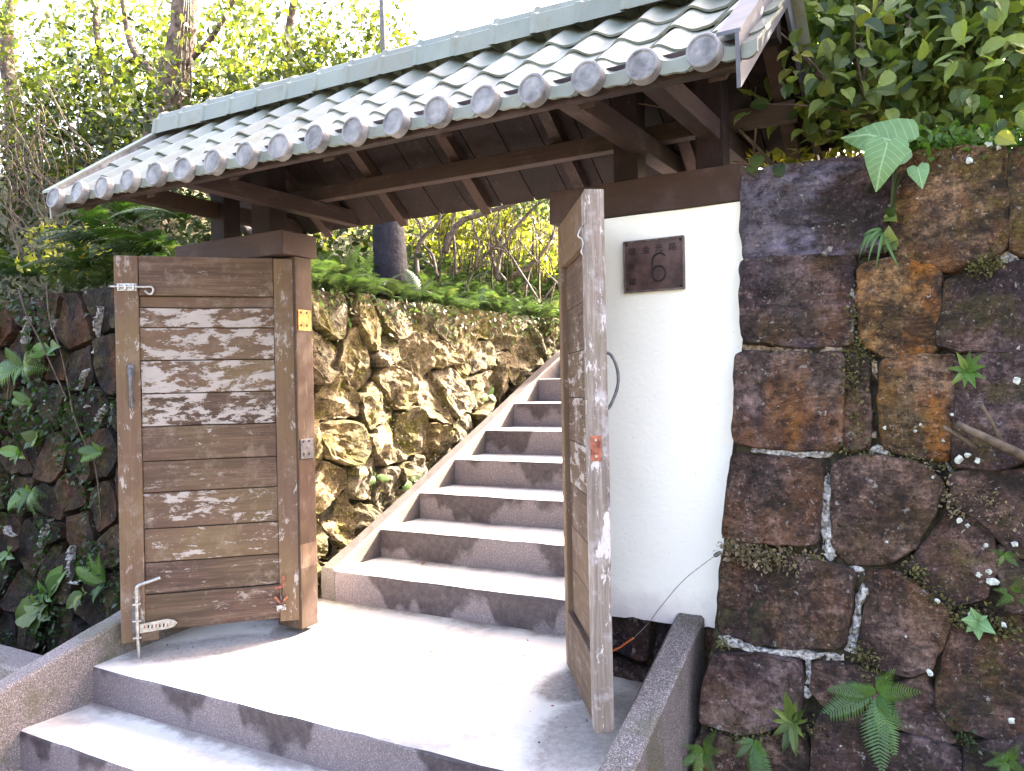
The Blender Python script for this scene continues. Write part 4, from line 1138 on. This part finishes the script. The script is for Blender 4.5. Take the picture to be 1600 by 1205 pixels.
crown(t2, [(40, 50, 1.8, (1.1, .7, .9), 1300, .1), (60, 190, 1.7, (1.1, .6, .45), 1200, .02), (120, 235, 1.6, (.9, .6, .4), 1200, -.05)], .075, 'leaf_tree')
t3 = empty('tree', (0, 0, 0), 'small leafy tree against the white sky behind the middle of the roof', 'tree', 'trees above the left wall')
tube('trunk', smooth_path([atY(440, 330, 2.2), atY(455, 180, 2.2), atY(450, 60, 2.3), atY(470, -40, 2.4)], 6), [.06-.03*i/18 for i in range(19)], M['bark'], t3, 10, rough=.2)
crown(t3, [(450, 75, 2.2, (1.0, .7, .75), 1900, .05), (540, 110, 2.3, (.75, .5, .5), 1100, .08), (590, 60, 2.4, (.35, .4, .55), 220, .15), (640, 110, 2.4, (.3, .3, .25), 160, .0)], .068, 'leaf_tree')
t5 = empty('tree', (0, 0, 0), 'thin forked tree with pale stems left of the big trunk', 'tree', 'trees above the left wall')
tube('trunk', smooth_path([atY(172, 300, 1.9), atY(168, 180, 2.0), atY(160, 110, 2.1), atY(150, 30, 2.2), atY(158, -40, 2.3)], 5), [.05-.02*i/20 for i in range(21)], M['bark'], t5, 8, rough=.2)
tube('limb', smooth_path([atY(168, 170, 2.0), atY(195, 105, 2.1), atY(228, 90, 2.1), atY(236, 120, 2.1)], 5), .03, M['bark'], t5, 8, rough=.2)
crown(t5, [(160, 150, 1.9, (.9, .6, .55), 700, .14), (205, 190, 2.1, (.7, .4, .45), 700, .0)], .075, 'leaf_tree')
# shade tree further up whose crown hangs over the stairs above the picture
t4 = empty('tree', (0, 0, 0), 'tall tree up the slope whose high crown dapples the stair wall', 'tree')
tube('trunk', smooth_path([(2.9, 8.5, 2.6), (2.7, 8.4, 4.2), (2.3, 8.2, 6)], 6), .16, M['bark'], t4, 12, rough=.2)
P = blob((.9, 6.4, 6.9), (2.4, 2.0, 1.0), 3200, .08, f=1.3, sd=4); leaf_cloud('crown', P, .13, M['leaf_tree'], t4)
P = blob((2.15, 4.2, 4.8), (.45, .55, 1.0), 1500, -.25, f=2.5, sd=2); leaf_cloud('side_shade_crown', P, .09, M['leaf_tree'], t4)  # unseen crown added to keep sun off the gate post
# ---- undergrowth on the bank above the left wall
def scatter_hill(n, xr, yr, h0, h1, pw=1.0):
    P = []
    for _ in range(n):
        x = R_.uniform(*xr); y = R_.uniform(*yr)
        v = noise.noise(Vector((x*1.6, y*1.6, 3)))
        h = (h0+(h1-h0)*R_.random()**pw)*(1+.5*v); P.append((x, y, HLF(x, y)+h))
    return np.array(P)
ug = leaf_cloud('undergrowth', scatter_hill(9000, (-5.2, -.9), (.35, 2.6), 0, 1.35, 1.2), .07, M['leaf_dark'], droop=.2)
tag(ug, 'dense dark creeper undergrowth on the bank above the left wall', 'undergrowth')
ug = leaf_cloud('undergrowth', scatter_hill(3000, (-5.5, -.9), (1.0, 3.0), .9, 2.0, 1.0), .075, M['leaf_tree'], droop=.2)
tag(ug, 'sunlit leafy scrub on the bank below the tree crowns', 'undergrowth')
P = blob(atY(100, 385, .25), (.5, .25, .22), 260, -.1, f=3); yl = leaf_cloud('creeper', P, .06, M['leaf_yellow'], droop=.3)
tag(yl, 'yellow-green creeper leaves left of the dark ferns above the left wall', 'creeper')
# pale hanging stems at the far left
hv = empty('hanging_vines', (-2.6, .5, 2.6), 'tangle of pale bare vines hanging at the left edge below the trees', 'vines')
for k in range(36):
    x0 = R_.uniform(-5, 90); y0 = R_.uniform(120, 230); pts = []; x, y = x0, y0
    Y = R_.uniform(.1, .7)
    for j in range(6): pts.append(atY(x, y, Y)-Vector(hv.location)); x += R_.gauss(4, 24); y += R_.uniform(20, 55)
    tube('stem', smooth_path(pts, 4), R_.uniform(.002, .0055), M['vine'], hv, 5)
# big ferns over the left wall
fr_grp = 'ferns on the bank above the left wall'
FP = [(150, 425, 'dark fern drooping over the wall just left of the door leaf top', .42), (210, 350, 'upper dark fern under the left eave corner', .46), (250, 400, 'dark fern behind the top of the left door leaf', .42),
      (60, 435, 'low fern above the second stone from the left edge', .36), (290, 345, 'shadowed fern beside the left short post', .40), (15, 425, 'fern at the left edge on top of the wall', .36), (175, 385, 'middle fern of the dark fern clump left of the gate', .44)]
for px, py, lb_, s_ in FP:
    p = atY(px, py, R_.uniform(.22, .45)); p.z = max(p.z, HLF(p.x, p.y)+.0)
    plant('fern', lb_, 'fern', p, 11, s_, (.25, -1, 0), group=fr_grp, up=.1, spread=1.3)
# ---- fern carpet seen through the opening
P, D = [], []
for _ in range(3400):
    u = R_.random()**1.3; y = R_.uniform(.15, 6.5); x = -.36-u*2.3; z = (HLF(x, y) if x < -.42 else 1.80)+R_.uniform(.0, .17)*min(1, .3+u*2)+.10*min(1, u*1.5)+.07*noise.noise(Vector((x*3, y*3, 1)))
    P.append((x, y, z)); D.append((R_.gauss(.8, .6), R_.gauss(-.5, .7), R_.uniform(.0, .7)))
P = np.array(P); D = np.array(D); N_ = np.tile([0, 0, 1.0], (len(P), 1))+RS.normal(size=P.shape)*.25
V, F, r = place(FR_V, FR_F, P, D, N_, RS.uniform(.14, .28, len(P)), RS.uniform(0, .9, len(P)))
fc = np_mesh('fern_ground_cover', V, F, M['fern'], r); tag(fc, 'carpet of bright green ferns spilling over the sunlit stair wall', 'ground cover', kind='stuff')
P = []
for _ in range(1400):
    y = R_.uniform(.2, 6); z = 1.80-abs(R_.gauss(0, .10)); P.append((-.27-.05*z+.06+R_.uniform(0, .05), y, z))
hc = leaf_cloud('hanging_leaves', np.array(P)[:900], .034, M['fern'], droop=.9, dirb=(.5, 0, 0)); tag(hc, 'small pale leaves trailing down from the ferns onto the stair wall', 'creeper')
# ---- dark post behind, thin pole above the roof
pb = atY(610, 412, 1.75); ps = empty('utility_pole', (pb.x, pb.y, 1.95), 'dark post rising from the ferns, its thin grey pole above the roof', 'pole')
tube('post_base', [(0, 0, -.1), (0, 0, .15), (-.01, 0, .5), (-.015, 0, 1.0)], [.155, .135, .112, .09], M['darkbark'], ps, 20, rough=.15)
tq = atY(597, 40, 1.75); tube('shaft', [(-.015, 0, 1.0), (tq.x-pb.x, 0, 2.3), (tq.x-pb.x, 0, 4.0)], .021, M['greysteel'], ps, 12)
# ---- shrub with bare crooked stems behind the ferns
sh = empty('shrub', (0, 0, 0), 'crooked bare-stemmed shrub behind the ferns, right of the dark post', 'shrub')
def stem(pxs, Y, r0, r1, mat='twig', nm='stem', par=sh):
    pts = smooth_path([atY(x, y, Y+.05*i) for i, (x, y) in enumerate(pxs)], 5); n = len(pts)
    tube(nm, pts, [r0+(r1-r0)*i/(n-1) for i in range(n)], M[mat], par, 7, rough=.15)
stem([(652, 432), (651, 395), (664, 368), (684, 350), (690, 320), (700, 290)], 2.3, .022, .010)
stem([(682, 430), (676, 400), (660, 380), (656, 350), (640, 325), (650, 290)], 2.3, .014, .007)
stem([(695, 395), (704, 368), (722, 345), (752, 335), (790, 322), (850, 300)], 2.6, .032, .015)
stem([(712, 430), (710, 380), (706, 350), (716, 320), (735, 290)], 2.6, .014, .008)
stem([(778, 438), (780, 405), (795, 370), (815, 345), (840, 320), (870, 305)], 2.9, .020, .010)
stem([(790, 438), (770, 410), (768, 370), (780, 340), (770, 300)], 2.9, .014, .008)
stem([(800, 430), (830, 415), (858, 380), (870, 345), (885, 300)], 3.0, .018, .010)
stem([(742, 420), (748, 380), (738, 345), (750, 310), (744, 280)], 2.8, .010, .006)
stem([(616, 370), (626, 400), (630, 340), (622, 300)], 2.4, .008, .005)
br = []
rr = random.Random(9)
for k in range(30):
    x = rr.uniform(500, 890); base = atY(x, rr.uniform(400, 440), rr.uniform(2.6, 4.6)); base.z = min(base.z, HLF(base.x, base.y)+.1)
    grow(base, Vector((rr.gauss(0, .35), rr.gauss(0, .3), 1)), rr.uniform(.7, 1.3), rr.uniform(.006, .013), 2, br, rr, .5, 3)
bo = join_tubes('thicket', br, M['twig'], None, 5); tag(bo, 'tangled thicket of thin brown stems seen through the gate opening', 'thicket', kind='stuff')
bo2 = []
for k in range(80):
    x = rr.uniform(700, 890); p = atY(x, rr.uniform(405, 445), rr.uniform(2.8, 4.0)); dd = Vector((rr.gauss(0, .12), rr.gauss(0, .1), 1)); q = p+dd*rr.uniform(.3, .8)
    bo2.append(([p, (p+q)/2+Vector((rr.gauss(0, .02), 0, 0)), q], [.004, .0035, .0015]))
o = join_tubes('dry_grass_stalks', bo2, M['straw'] if False else M['vine'], None, 4); tag(o, 'upright dry stalks below the shrub, right side of the opening', 'dry grass', kind='stuff')
crownP = np.vstack([blob(atY(x, y, Y), r, n, th, f=2.0, sd=x) for x, y, Y, r, n, th in [
    (560, 350, 4.5, (1.1, .8, .6), 900, .05), (700, 340, 5.0, (1.3, .8, .8), 1500, .05), (820, 330, 5.2, (1.4, .8, .9), 1900, .0), (880, 390, 4.6, (.7, .6, .5), 700, .05), (620, 385, 4.4, (.8, .6, .3), 500, .0), (760, 345, 3.4, (.7, .4, .35), 650, .15), (860, 340, 3.6, (.5, .4, .4), 500, .1), (660, 350, 3.0, (.4, .3, .25), 250, .15), (530, 345, 2.6, (.4, .3, .3), 350, .05)]])
o = leaf_cloud('hedge', crownP, .072, M['leaf_yellow'], droop=.3); tag(o, 'bright yellow-green foliage mass far behind the gate opening', 'hedge')
P = blob(atY(850, 325, 3.2), (.32, .3, .14), 500, -.2, f=4); o = leaf_cloud('fine_foliage', P, .04, M['fern'], droop=.8); tag(o, 'feathery green foliage at the top right of the opening', 'foliage')
# ---- big-leaved bush over the right wall
bush = empty('bush', (2.9, .4, 1.95), 'large-leaved green bush overhanging the dark stone wall at top right', 'bush')
bl = Vector(bush.location)
def inbush(x, y):
    lo = 212+18*math.sin(x*.03)-(max(0, 1235-x))*.15; left = 1178+max(0, 95-y)*.75+(y-100)*.12 if y < 100 else 1165+abs(y-160)*.1
    return y < lo and x > left
cnt = 0; tries = 0
while cnt < 300 and tries < 9000:
    tries += 1
    x = R_.uniform(1168, 1640); y = R_.uniform(-60, 225)
    if not inbush(x, y): continue
    v = noise.noise(Vector((x*.018, y*.018, 2)))
    if v < -.25 and R_.random() < .7: continue
    Y = .30-.45*R_.random()*(1 if x > 1230 else .3)+.1*v
    if x < 1300 and y > 150: Y = R_.uniform(.1, .5)
    p = atY(x, y, Y)-bl
    o = link_mesh('leaf', ME_LEAF[cnt % 4] if R_.random() > .03 else ME_YL, p, bush)
    dd = Vector((R_.gauss(-.15, .55), R_.gauss(-.45, .4), R_.gauss(-.25, .5))); nn_ = Vector((R_.gauss(.05, .45), -.6+R_.gauss(0, .4), .9+R_.gauss(0, .35)))
    orient(o, dd, nn_, R_.uniform(.055, .088), p); cnt += 1
P = []
while len(P) < 6500:
    x = R_.uniform(1170, 1680); y = R_.uniform(-90, 218)
    if not inbush(x, y+6): continue
    P.append(atY(x, y, R_.uniform(.12, 1.3) if x > 1240 else R_.uniform(.45, 1.3))-bl)
leaf_cloud('inner_foliage', np.array(P), .062, M['leaf_bush'], bush, tv=LF_V, tf=LF_F)
bt = []
for k in range(24):
    grow(Vector((R_.uniform(-.5, .6), R_.uniform(.0, .5), -.1)), Vector((R_.gauss(-.1, .4), R_.gauss(-.3, .3), 1)), R_.uniform(.5, .8), .010, 1, bt, R_, .4, 3)
join_tubes('branches', bt, M['bark'], bush, 6)
P = blob((3.15, 1.15, 3.75), (.95, .8, .8), 6500, -.35, f=2); leaf_cloud('high_shade_foliage', P-np.array(bl), .085, M['leaf_bush'], bush)  # unseen upper leaves added to shade the barge board
# dry yellow leaf cluster in the bush
for k, (x, y) in enumerate([(1232, 80), (1246, 72), (1252, 84), (1240, 88)]):
    p = atY(x, y, -.12)-bl; o = link_mesh('dry_leaf', ME_YL, p, bush); orient(o, (R_.gauss(0, .6), -.4, -.5), (0, -.8, .6), .05, p)
# low creeper along the wall top
P = []
for _ in range(1500):
    x = R_.uniform(1385, 1680); y = 226-max(0, (x-1385))*.02+R_.gauss(0, 11); P.append(atY(x, y, R_.uniform(-.05, .2)))
o = leaf_cloud('wall_top_creeper', np.array(P), .036, M['fern_wall'], droop=.2, dirb=(0, -.5, 0)); tag(o, 'small-leaved light green creeper along the top of the dark stone wall', 'creeper')
P = []
for _ in range(260): P.append(atY(R_.uniform(1160, 1350), 262-R_.random()*25, R_.uniform(.3, .7)))
o = leaf_cloud('ivy', np.array(P), .05, M['leaf_yellow'], droop=.3); tag(o, 'sunlit ivy leaves in the gap between roof and dark wall top', 'ivy')
# heart-shaped ivy leaves hanging beside the cap beam
def heart_mesh(name, mat, w_=.5, lobes=.30, notch=.16, vein=True):
    pts = [(0, 0)]; n = 14
    up_ = [(-notch*.2, .0), (-lobes*.75, .10), (-lobes, w_*.42), (-lobes*.62, w_*.80), (-.02, w_*.98), (.25, w_*.92), (.5, w_*.68), (.75, w_*.36), (.92, w_*.12), (1.0, 0)]
    V = []; F = []
    c0 = len(V); V.append((.12, 0, 0))
    ring = [(x, y) for x, y in up_]+[(x, -y) for x, y in reversed(up_[:-1])]
    ring = chaikin(ring, 2)
    mid = [(.12+(x-.12)*.55, y*.55) for x, y in ring]
    for x, y in mid: V.append((x, y, .05-.10*x*x+.03*abs(y)))
    for i, (x, y) in enumerate(ring): V.append((x, y, .0-.28*x*x+.06*abs(y)+.012*math.sin(i*.6)))
    m_ = len(ring)
    for i in range(m_):
        j = (i+1) % m_; F.append((0, 1+i, 1+j)); F.append((1+i, 1+m_+i, 1+m_+j, 1+j))
    me = bpy.data.meshes.new(name); me.from_pydata(V, [], F); me.materials.append(mat); me.polygons.foreach_set('use_smooth', [True]*len(F))
    return me
HM = heart_mesh('leaf', M['taro_v'], .46, lobes=.2); HI = heart_mesh('leaf', M['leaf_bush'], .5)
hang = empty('ivy_sprig', atY(1190, 255, -.02), 'two heart-shaped dark ivy leaves hanging right of the cap beam end', 'ivy')
for x, y, dx, s_ in ((1183, 248, -.2, .055), (1217, 262, .1, .05), (1172, 262, .3, .03)):
    p = atY(x, y, -.05)-Vector(hang.location); o = link_mesh('leaf', HI, p, hang); orient(o, (dx, -.15, -1), (0, -1, .1), s_, p)
# taro
taro = empty('taro_plant', atY(1392, 330, -.03), 'taro with broad heart-shaped leaves growing from a joint at the wall top', 'taro'); tl = Vector(taro.location)
for (x, y, tx, ty, Y, s_) in ((1386, 226, 1369, 288, -.20, .150), (1412, 224, 1338, 207, -.10, .20), (1434, 262, 1441, 290, -.14, .075)):
    p = atY(x, y, Y); q = atY(tx, ty, Y-.03); o = link_mesh('leaf', HM, p-tl, taro); dd = q-p
    orient(o, dd, Vector((.1, -1, .35 if s_ > .1 else .1)), s_ if s_ < .1 else s_*1.0, p-tl)
for pts in ([(1392, 335), (1394, 300), (1396, 262), (1392, 235)], [(1393, 335), (1396, 290), (1404, 250), (1400, 226)], [(1394, 320), (1402, 285), (1420, 264), (1433, 263)]):
    tube('stalk', smooth_path([atY(x, y, -.04-.03*i)-tl for i, (x, y) in enumerate(pts)], 4), [.007-.0035*i/12 for i in range(13)], M['fern'], taro, 7)
for mi, (x, y, tx, ty, Y) in enumerate(((1386, 226, 1369, 288, -.207), (1398, 222, 1340, 210, -.127))):
    pass
# plants rooted in the walls: fronds run from the root to chosen tips
def wallplant(name, label, cat, root, tips, cv, fr, me, part, group=None, d0=.05, d1=.11, wide=1.0):
    a, b = cv(root); org = fr(a, b, d0); t = empty(name, org, label, cat, group)
    nrm_ = fr(a, b, d0+1)-org
    for tip in tips:
        c_, e_ = cv(tip); q = fr(c_, e_, d1+R_.uniform(-.02, .03)); o = link_mesh(part, me, (0, 0, 0), t)
        L = (q-org).length; orient(o, q-org, nrm_+UP*.25, L, Vector((0, 0, 0)), wide)
    return t
g1 = 'small plants rooted in the dark stone wall'
wallplant('fern', 'bright green fern with long fronds, lowest joint of the dark wall', 'fern', (1372, 1078), [(1283, 1112), (1300, 1068), (1436, 1068), (1412, 1118), (1382, 1190), (1402, 1165), (1345, 1060), (1398, 1040)], wf, wframe, ME_FR, 'frond', g1, .04, .10, 1.15)
wallplant('fern', 'small fern left of the serrated weed at the foot of the dark wall', 'fern', (1185, 1150), [(1158, 1172), (1216, 1204), (1196, 1215), (1160, 1150), (1205, 1160)], wf, wframe, ME_FR, 'frond', g1, .05, .10)
wallplant('fern', 'fern tuft beside the outer foot of the right parapet', 'fern', (1108, 1165), [(1128, 1132), (1090, 1150), (1075, 1185), (1100, 1205), (1130, 1195), (1140, 1160)], wf, wframe, ME_FR, 'frond', g1, .06, .12)
wallplant('weed', 'serrated grey-green weed just right of the forked mortar seam', 'weed', (1243, 1122), [(1216, 1098), (1214, 1118), (1218, 1136), (1232, 1162), (1253, 1164), (1266, 1118), (1264, 1098), (1238, 1072), (1252, 1088), (1262, 1142)], wf, wframe, ME_LEAF[0], 'leaf', g1, .05, .09, .5)
wallplant('weed', 'pale green seedling under the joint at the right of the dark wall', 'weed', (1511, 582), [(1490, 601), (1487, 578), (1532, 576), (1536, 592), (1515, 558), (1500, 560), (1522, 602), (1508, 604), (1528, 562)], wf, wframe, ME_SM, 'leaf', g1, .05, .09, .75)
wallplant('weed', 'round-leaved rosette on the pale mossy patch of the dark wall', 'weed', (1528, 968), [(1510, 982), (1530, 992), (1550, 978), (1520, 948), (1540, 958), (1512, 960)], wf, wframe, HM, 'leaf', g1, .05, .08, .9)
wallplant('fern', 'little fern at the right edge near the white lichens', 'fern', (1585, 925), [(1555, 915), (1560, 935), (1590, 900), (1600, 940), (1570, 948)], wf, wframe, ME_FR, 'frond', g1, .05, .09)
wallplant('fern', 'little fern at the bottom right corner of the dark wall', 'fern', (1575, 1180), [(1540, 1180), (1555, 1160), (1590, 1150), (1600, 1190), (1560, 1204)], wf, wframe, ME_FR, 'frond', g1, .05, .10)
wallplant('fern', 'tiny fern above the white lichens at the right edge', 'fern', (1568, 865), [(1550, 855), (1560, 880), (1585, 862), (1590, 880)], wf, wframe, ME_FR, 'frond', g1, .05, .08)
wallplant('creeper', 'three ivy leaves creeping down the joint below the taro', 'ivy', (1391, 345), [(1378, 352), (1398, 336), (1402, 352)], wf, wframe, HI, 'leaf', g1, .05, .07)
wallplant('creeper', 'ivy leaves beside the strap-leaved tuft', 'ivy', (1391, 388), [(1404, 380), (1402, 396), (1392, 366), (1385, 400)], wf, wframe, HI, 'leaf', g1, .05, .07)
# strap leaved tuft
a, b = wf((1383, 365)); so = wframe(a, b, .04); sp = empty('spider_plant', so, 'tuft of drooping narrow strap leaves in the joint below the taro', 'plant', g1)
for (mx_, my_, tx, ty, d1) in ((1362, 368, 1347, 412, .10), (1368, 374, 1356, 406, .12), (1374, 380, 1362, 420, .13), (1384, 384, 1374, 430, .13), (1392, 396, 1410, 430, .12), (1366, 362, 1350, 392, .09), (1376, 372, 1366, 395, .14), (1372, 366, 1352, 378, .10)):
    P0 = Vector((0, 0, 0)); P1 = wframe(*wf((mx_, my_)), d1)-so; P2 = wframe(*wf((tx, ty)), d1*.8)-so
    pts = [((1-t)**2*P0+2*t*(1-t)*P1*1.15+t*t*P2) for t in [i/8 for i in range(9)]]
    V, F = [], []
    for i, p in enumerate(pts):
        dd = (pts[min(i+1, 8)]-pts[max(i-1, 0)]).normalized(); sd_ = dd.cross(Vector((0, -1, .2))).normalized(); wv = .0052*(1-(i/8)**2.5)+.0006
        V += [p+sd_*wv, p+Vector((0, .003, 0)), p-sd_*wv]
    for i in range(8): F += [(3*i, 3*i+1, 3*i+4, 3*i+3), (3*i+1, 3*i+2, 3*i+5, 3*i+4)]
    mesh('leaf', V, F, M['taro'], sp, org=(0, 0, 0), smooth=True)
g2 = 'plants rooted in the shaded left wall'
for nm, lab, root, tips, me, pt in (
  ('fern', 'star-shaped fern in the middle of the left wall, left edge', (55, 572), [(10, 603), (40, 545), (92, 545), (48, 600), (95, 575), (70, 598), (18, 580)], ME_FR, 'frond'),
  ('fern', 'pointed fern just below the star-shaped one on the left wall', (68, 628), [(45, 625), (68, 648), (85, 630), (52, 612)], ME_FR, 'frond'),
  ('fern', 'fern near the crossing of the two hanging stems on the left wall', (95, 545), [(68, 552), (118, 540), (82, 560), (110, 552)], ME_SM, 'leaf'),
  ('fern', 'bright lobed fern low on the left wall, clear of the door', (66, 765), [(42, 790), (55, 795), (80, 798), (95, 772), (48, 768), (92, 790), (75, 755)], ME_FR, 'frond'),
  ('fern', 'fern leaning out beside the lower edge of the left door leaf', (182, 905), [(165, 862), (178, 860), (150, 880), (188, 872), (160, 895), (178, 930)], ME_FR, 'frond'),
  ('fern', 'small fern behind the door edge at mid height', (180, 705), [(160, 715), (172, 690), (188, 695), (155, 700)], ME_FR, 'frond'),
  ('weed', 'broad-leaved weed above the left parapet', (82, 945), [(48, 958), (60, 935), (100, 960), (78, 985), (98, 938), (82, 925)], ME_LEAF[1], 'leaf'),
  ('weed', 'leaning leafy sprig above the broad-leaved weed', (92, 925), [(78, 935), (105, 930), (88, 905), (118, 892), (110, 905), (122, 878)], ME_SM, 'leaf'),
  ('weed', 'small leafy weed near the middle of the parapet slope', (148, 925), [(136, 938), (160, 918), (148, 940), (158, 930)], ME_LEAF[2], 'leaf'),
  ('weed', 'lone seedling just above the low mossy kerb', (52, 1022), [(38, 1015), (60, 1030), (50, 1042), (58, 1015)], ME_SM, 'leaf'),
  ('weed', 'little weed between the pale mortar scraps of the left wall', (48, 705), [(32, 700), (58, 698), (50, 720), (40, 715), (60, 712)], ME_SM, 'leaf'),
  ('weed', 'round-leaved sprout right of the left wall centre', (76, 684), [(70, 676), (82, 676), (84, 690), (72, 694)], HI, 'leaf'),
  ('weed', 'trailing sprig low down at the left edge of the left wall', (30, 860), [(20, 872), (42, 850), (25, 885), (45, 865)], ME_SM, 'leaf'),
  ('weed', 'pale sprout at the very left edge of the left wall', (12, 520), [(-5, 525), (22, 510), (18, 535), (5, 505)], ME_SM, 'leaf')):
    wallplant(nm, lab, nm, root, tips, lconv, lframe, me, pt, g2, .07, .14, 1.15)
for k, (lab, pxs) in enumerate((('long dry stem slanting down the left wall from its second stone', [(52, 452), (66, 490), (88, 540), (112, 590), (130, 622)]), ('long dry stem crossing the other one on the left wall', [(96, 448), (104, 500), (118, 555), (132, 615), (142, 650), (160, 700)]), ('short dry stem hanging past the star-shaped fern on the left wall', [(45, 550), (40, 600), (32, 640)]), ('thin dark stem hanging at the left edge of the left wall', [(8, 700), (4, 780), (6, 860)]), ('loose pair of stems hanging by the door edge', [(172, 720), (180, 760), (180, 805)]))):
    t = tube('dry_stem', smooth_path([lframe(*lconv(p), .10+.01*math.sin(i*2)) for i, p in enumerate(pxs)], 5), .0055, M['vine'], None, 6); tag(t, lab, 'stem', 'dry stems on the left wall')
P = []
for _ in range(6500):
    c_, e_ = R_.uniform(-3.5, -1.3), R_.uniform(-.5, 1.85)
    if noise.noise(Vector((c_*2.4, 0, e_*2.4))) < .02-(.3 if c_ < -2.7 else 0): continue
    P.append(lframe(c_, e_, .05+R_.uniform(0, .06)))
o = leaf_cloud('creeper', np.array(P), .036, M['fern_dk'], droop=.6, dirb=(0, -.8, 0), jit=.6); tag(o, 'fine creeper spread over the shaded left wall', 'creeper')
P = []
for _ in range(5200):
    c_, e_ = R_.uniform(.1, 4.5), R_.uniform(-.1, 1.75)
    if e_ < .4*c_-.2 or noise.noise(Vector((c_*2.2, 7, e_*2.2))) < .12-(.25 if e_ < .4*c_+.25 else 0): continue
    P.append(iframe(c_, e_, .03+R_.uniform(0, .06)))
o = leaf_cloud('moss', np.array(P), .016, M['moss'], droop=.4, dirb=(.8, 0, 0)); tag(o, 'moss and tiny weeds over the sunlit stair wall', 'moss')
g3 = 'tiny ferns at the foot of the stair wall'
def iconv(p):
    n_ = Vector((1, 0, .05)).normalized(); q = at(p[0], p[1], n_, n_.dot(Vector((-.27, 0, 0)))); return (q.y, q.z)
for lab, root, tips in (('tiny fern on the stair wall above the third step', (640, 755), [(622, 762), (632, 740), (655, 742), (650, 765)]), ('tiny fern on the stair wall right of the door post', (582, 745), [(568, 755), (575, 735), (596, 748)]), ('tiny dark fern on the upper stair wall', (758, 618), [(745, 625), (765, 605), (770, 628)])):
    wallplant('fern', lab, 'fern', root, tips, iconv, iframe, ME_FR, 'frond', g3, .06, .10, 1.3)
# ---- odds and ends
tw = empty('dead_branch', wframe(*wf((1545, 690)), .10), 'broken bare branch sticking out of the dark wall at the right edge', 'branch'); to = Vector(tw.location)
def twig(pxs, ds, r0, r1, nm='twig'):
    pts = smooth_path([wframe(*wf(p), d)-to for p, d in zip(pxs, ds)], 4); n = len(pts)
    tube(nm, pts, [r0+(r1-r0)*i/(n-1) for i in range(n)], M['twig'], tw, 8, rough=.2)
twig([(1640, 730), (1590, 710), (1545, 690), (1497, 668)], [.05, .12, .18, .22], .017, .012, 'stick')
twig([(1525, 702), (1505, 688), (1478, 672)], [.14, .19, .22], .008, .006)
twig([(1562, 690), (1550, 665), (1534, 638)], [.12, .16, .18], .007, .005)
wi = tube('wire', smooth_path([(at(1118, 868, (0, 1, 0), -.20)), at(1070, 905, (0, 1, 0), -.13), at(1035, 945, (0, 1, 0), -.10), at(1012, 975, (0, 1, 0), -.10), at(988, 999, (0, 1, 0), -.12)], 6), .0014, M['steel'], None, 5)
tag(wi, 'thin slack wire running down the lower right of the white wall', 'wire')
wt = tube('cord', smooth_path([at(990, 997, (0, 1, 0), -.12), at(978, 1005, (0, 1, 0), -.125), at(968, 1012, (0, 1, 0), -.12), at(955, 1018, (0, 1, 0), -.12)], 4), .004, plain('orange_cord', (.5, .12, .03), .7), None, 6, rough=.3)
tag(wt, 'short orange cord tied to the wire behind the right door leaf', 'cord')
nl = tube('wall_peg', [at(1118, 868, (0, 1, 0), -.20), at(1124, 864, (0, 1, 0), -.13)], .008, M['greysteel'], None, 8); tag(nl, 'small dark peg holding the wire at the edge of the dark wall', 'peg')
def onland(x, y):
    n_ = Vector((0, -.095, 1)).normalized(); return at(x, y, n_, .002)
lvl = [(671, 1020, 'curled brown leaf lying in the middle of the landing', .05), (636, 872, 'small fallen leaf near the back of the bright second tread', .03), (860, 1105, 'tiny brown leaf scrap on the landing near the right leaf', .022)]
for x, y, lab, s_ in lvl:
    if y < 900: p = Vector((.25, .7, .176))
    else: p = onland(x, y)+Vector((0, 0, .004))
    V, F = leaf_tpl(6, .3, .01, .2, .3); o = mesh('fallen_leaf', [Vector(v)*s_ for v in V], [tuple(int(i) for i in f) for f in F], M['rustred'], None, org=(0, 0, 0)); o.location = p; o.rotation_euler = (0, 0, R_.uniform(-.6, .3)); tag(o, lab, 'leaf', 'fallen leaves')
P = []
for _ in range(60):
    x, y = R_.choice([(290, 1015), (360, 1010), (450, 985), (820, 1030), (900, 1130), (870, 1160), (780, 1040)]); p = onland(x+R_.gauss(0, 35), y+R_.gauss(0, 10))
    if -.5 < p.x < 2 and -.78 < p.y < .33: P.append(p+Vector((0, 0, .003+(0 if p.y < 0 else 0))))
o = leaf_cloud('litter', np.array(P), .009, M['twig'], droop=0, upn=3, jit=.8); tag(o, 'crumbs of dirt and leaf litter on the landing', 'litter')
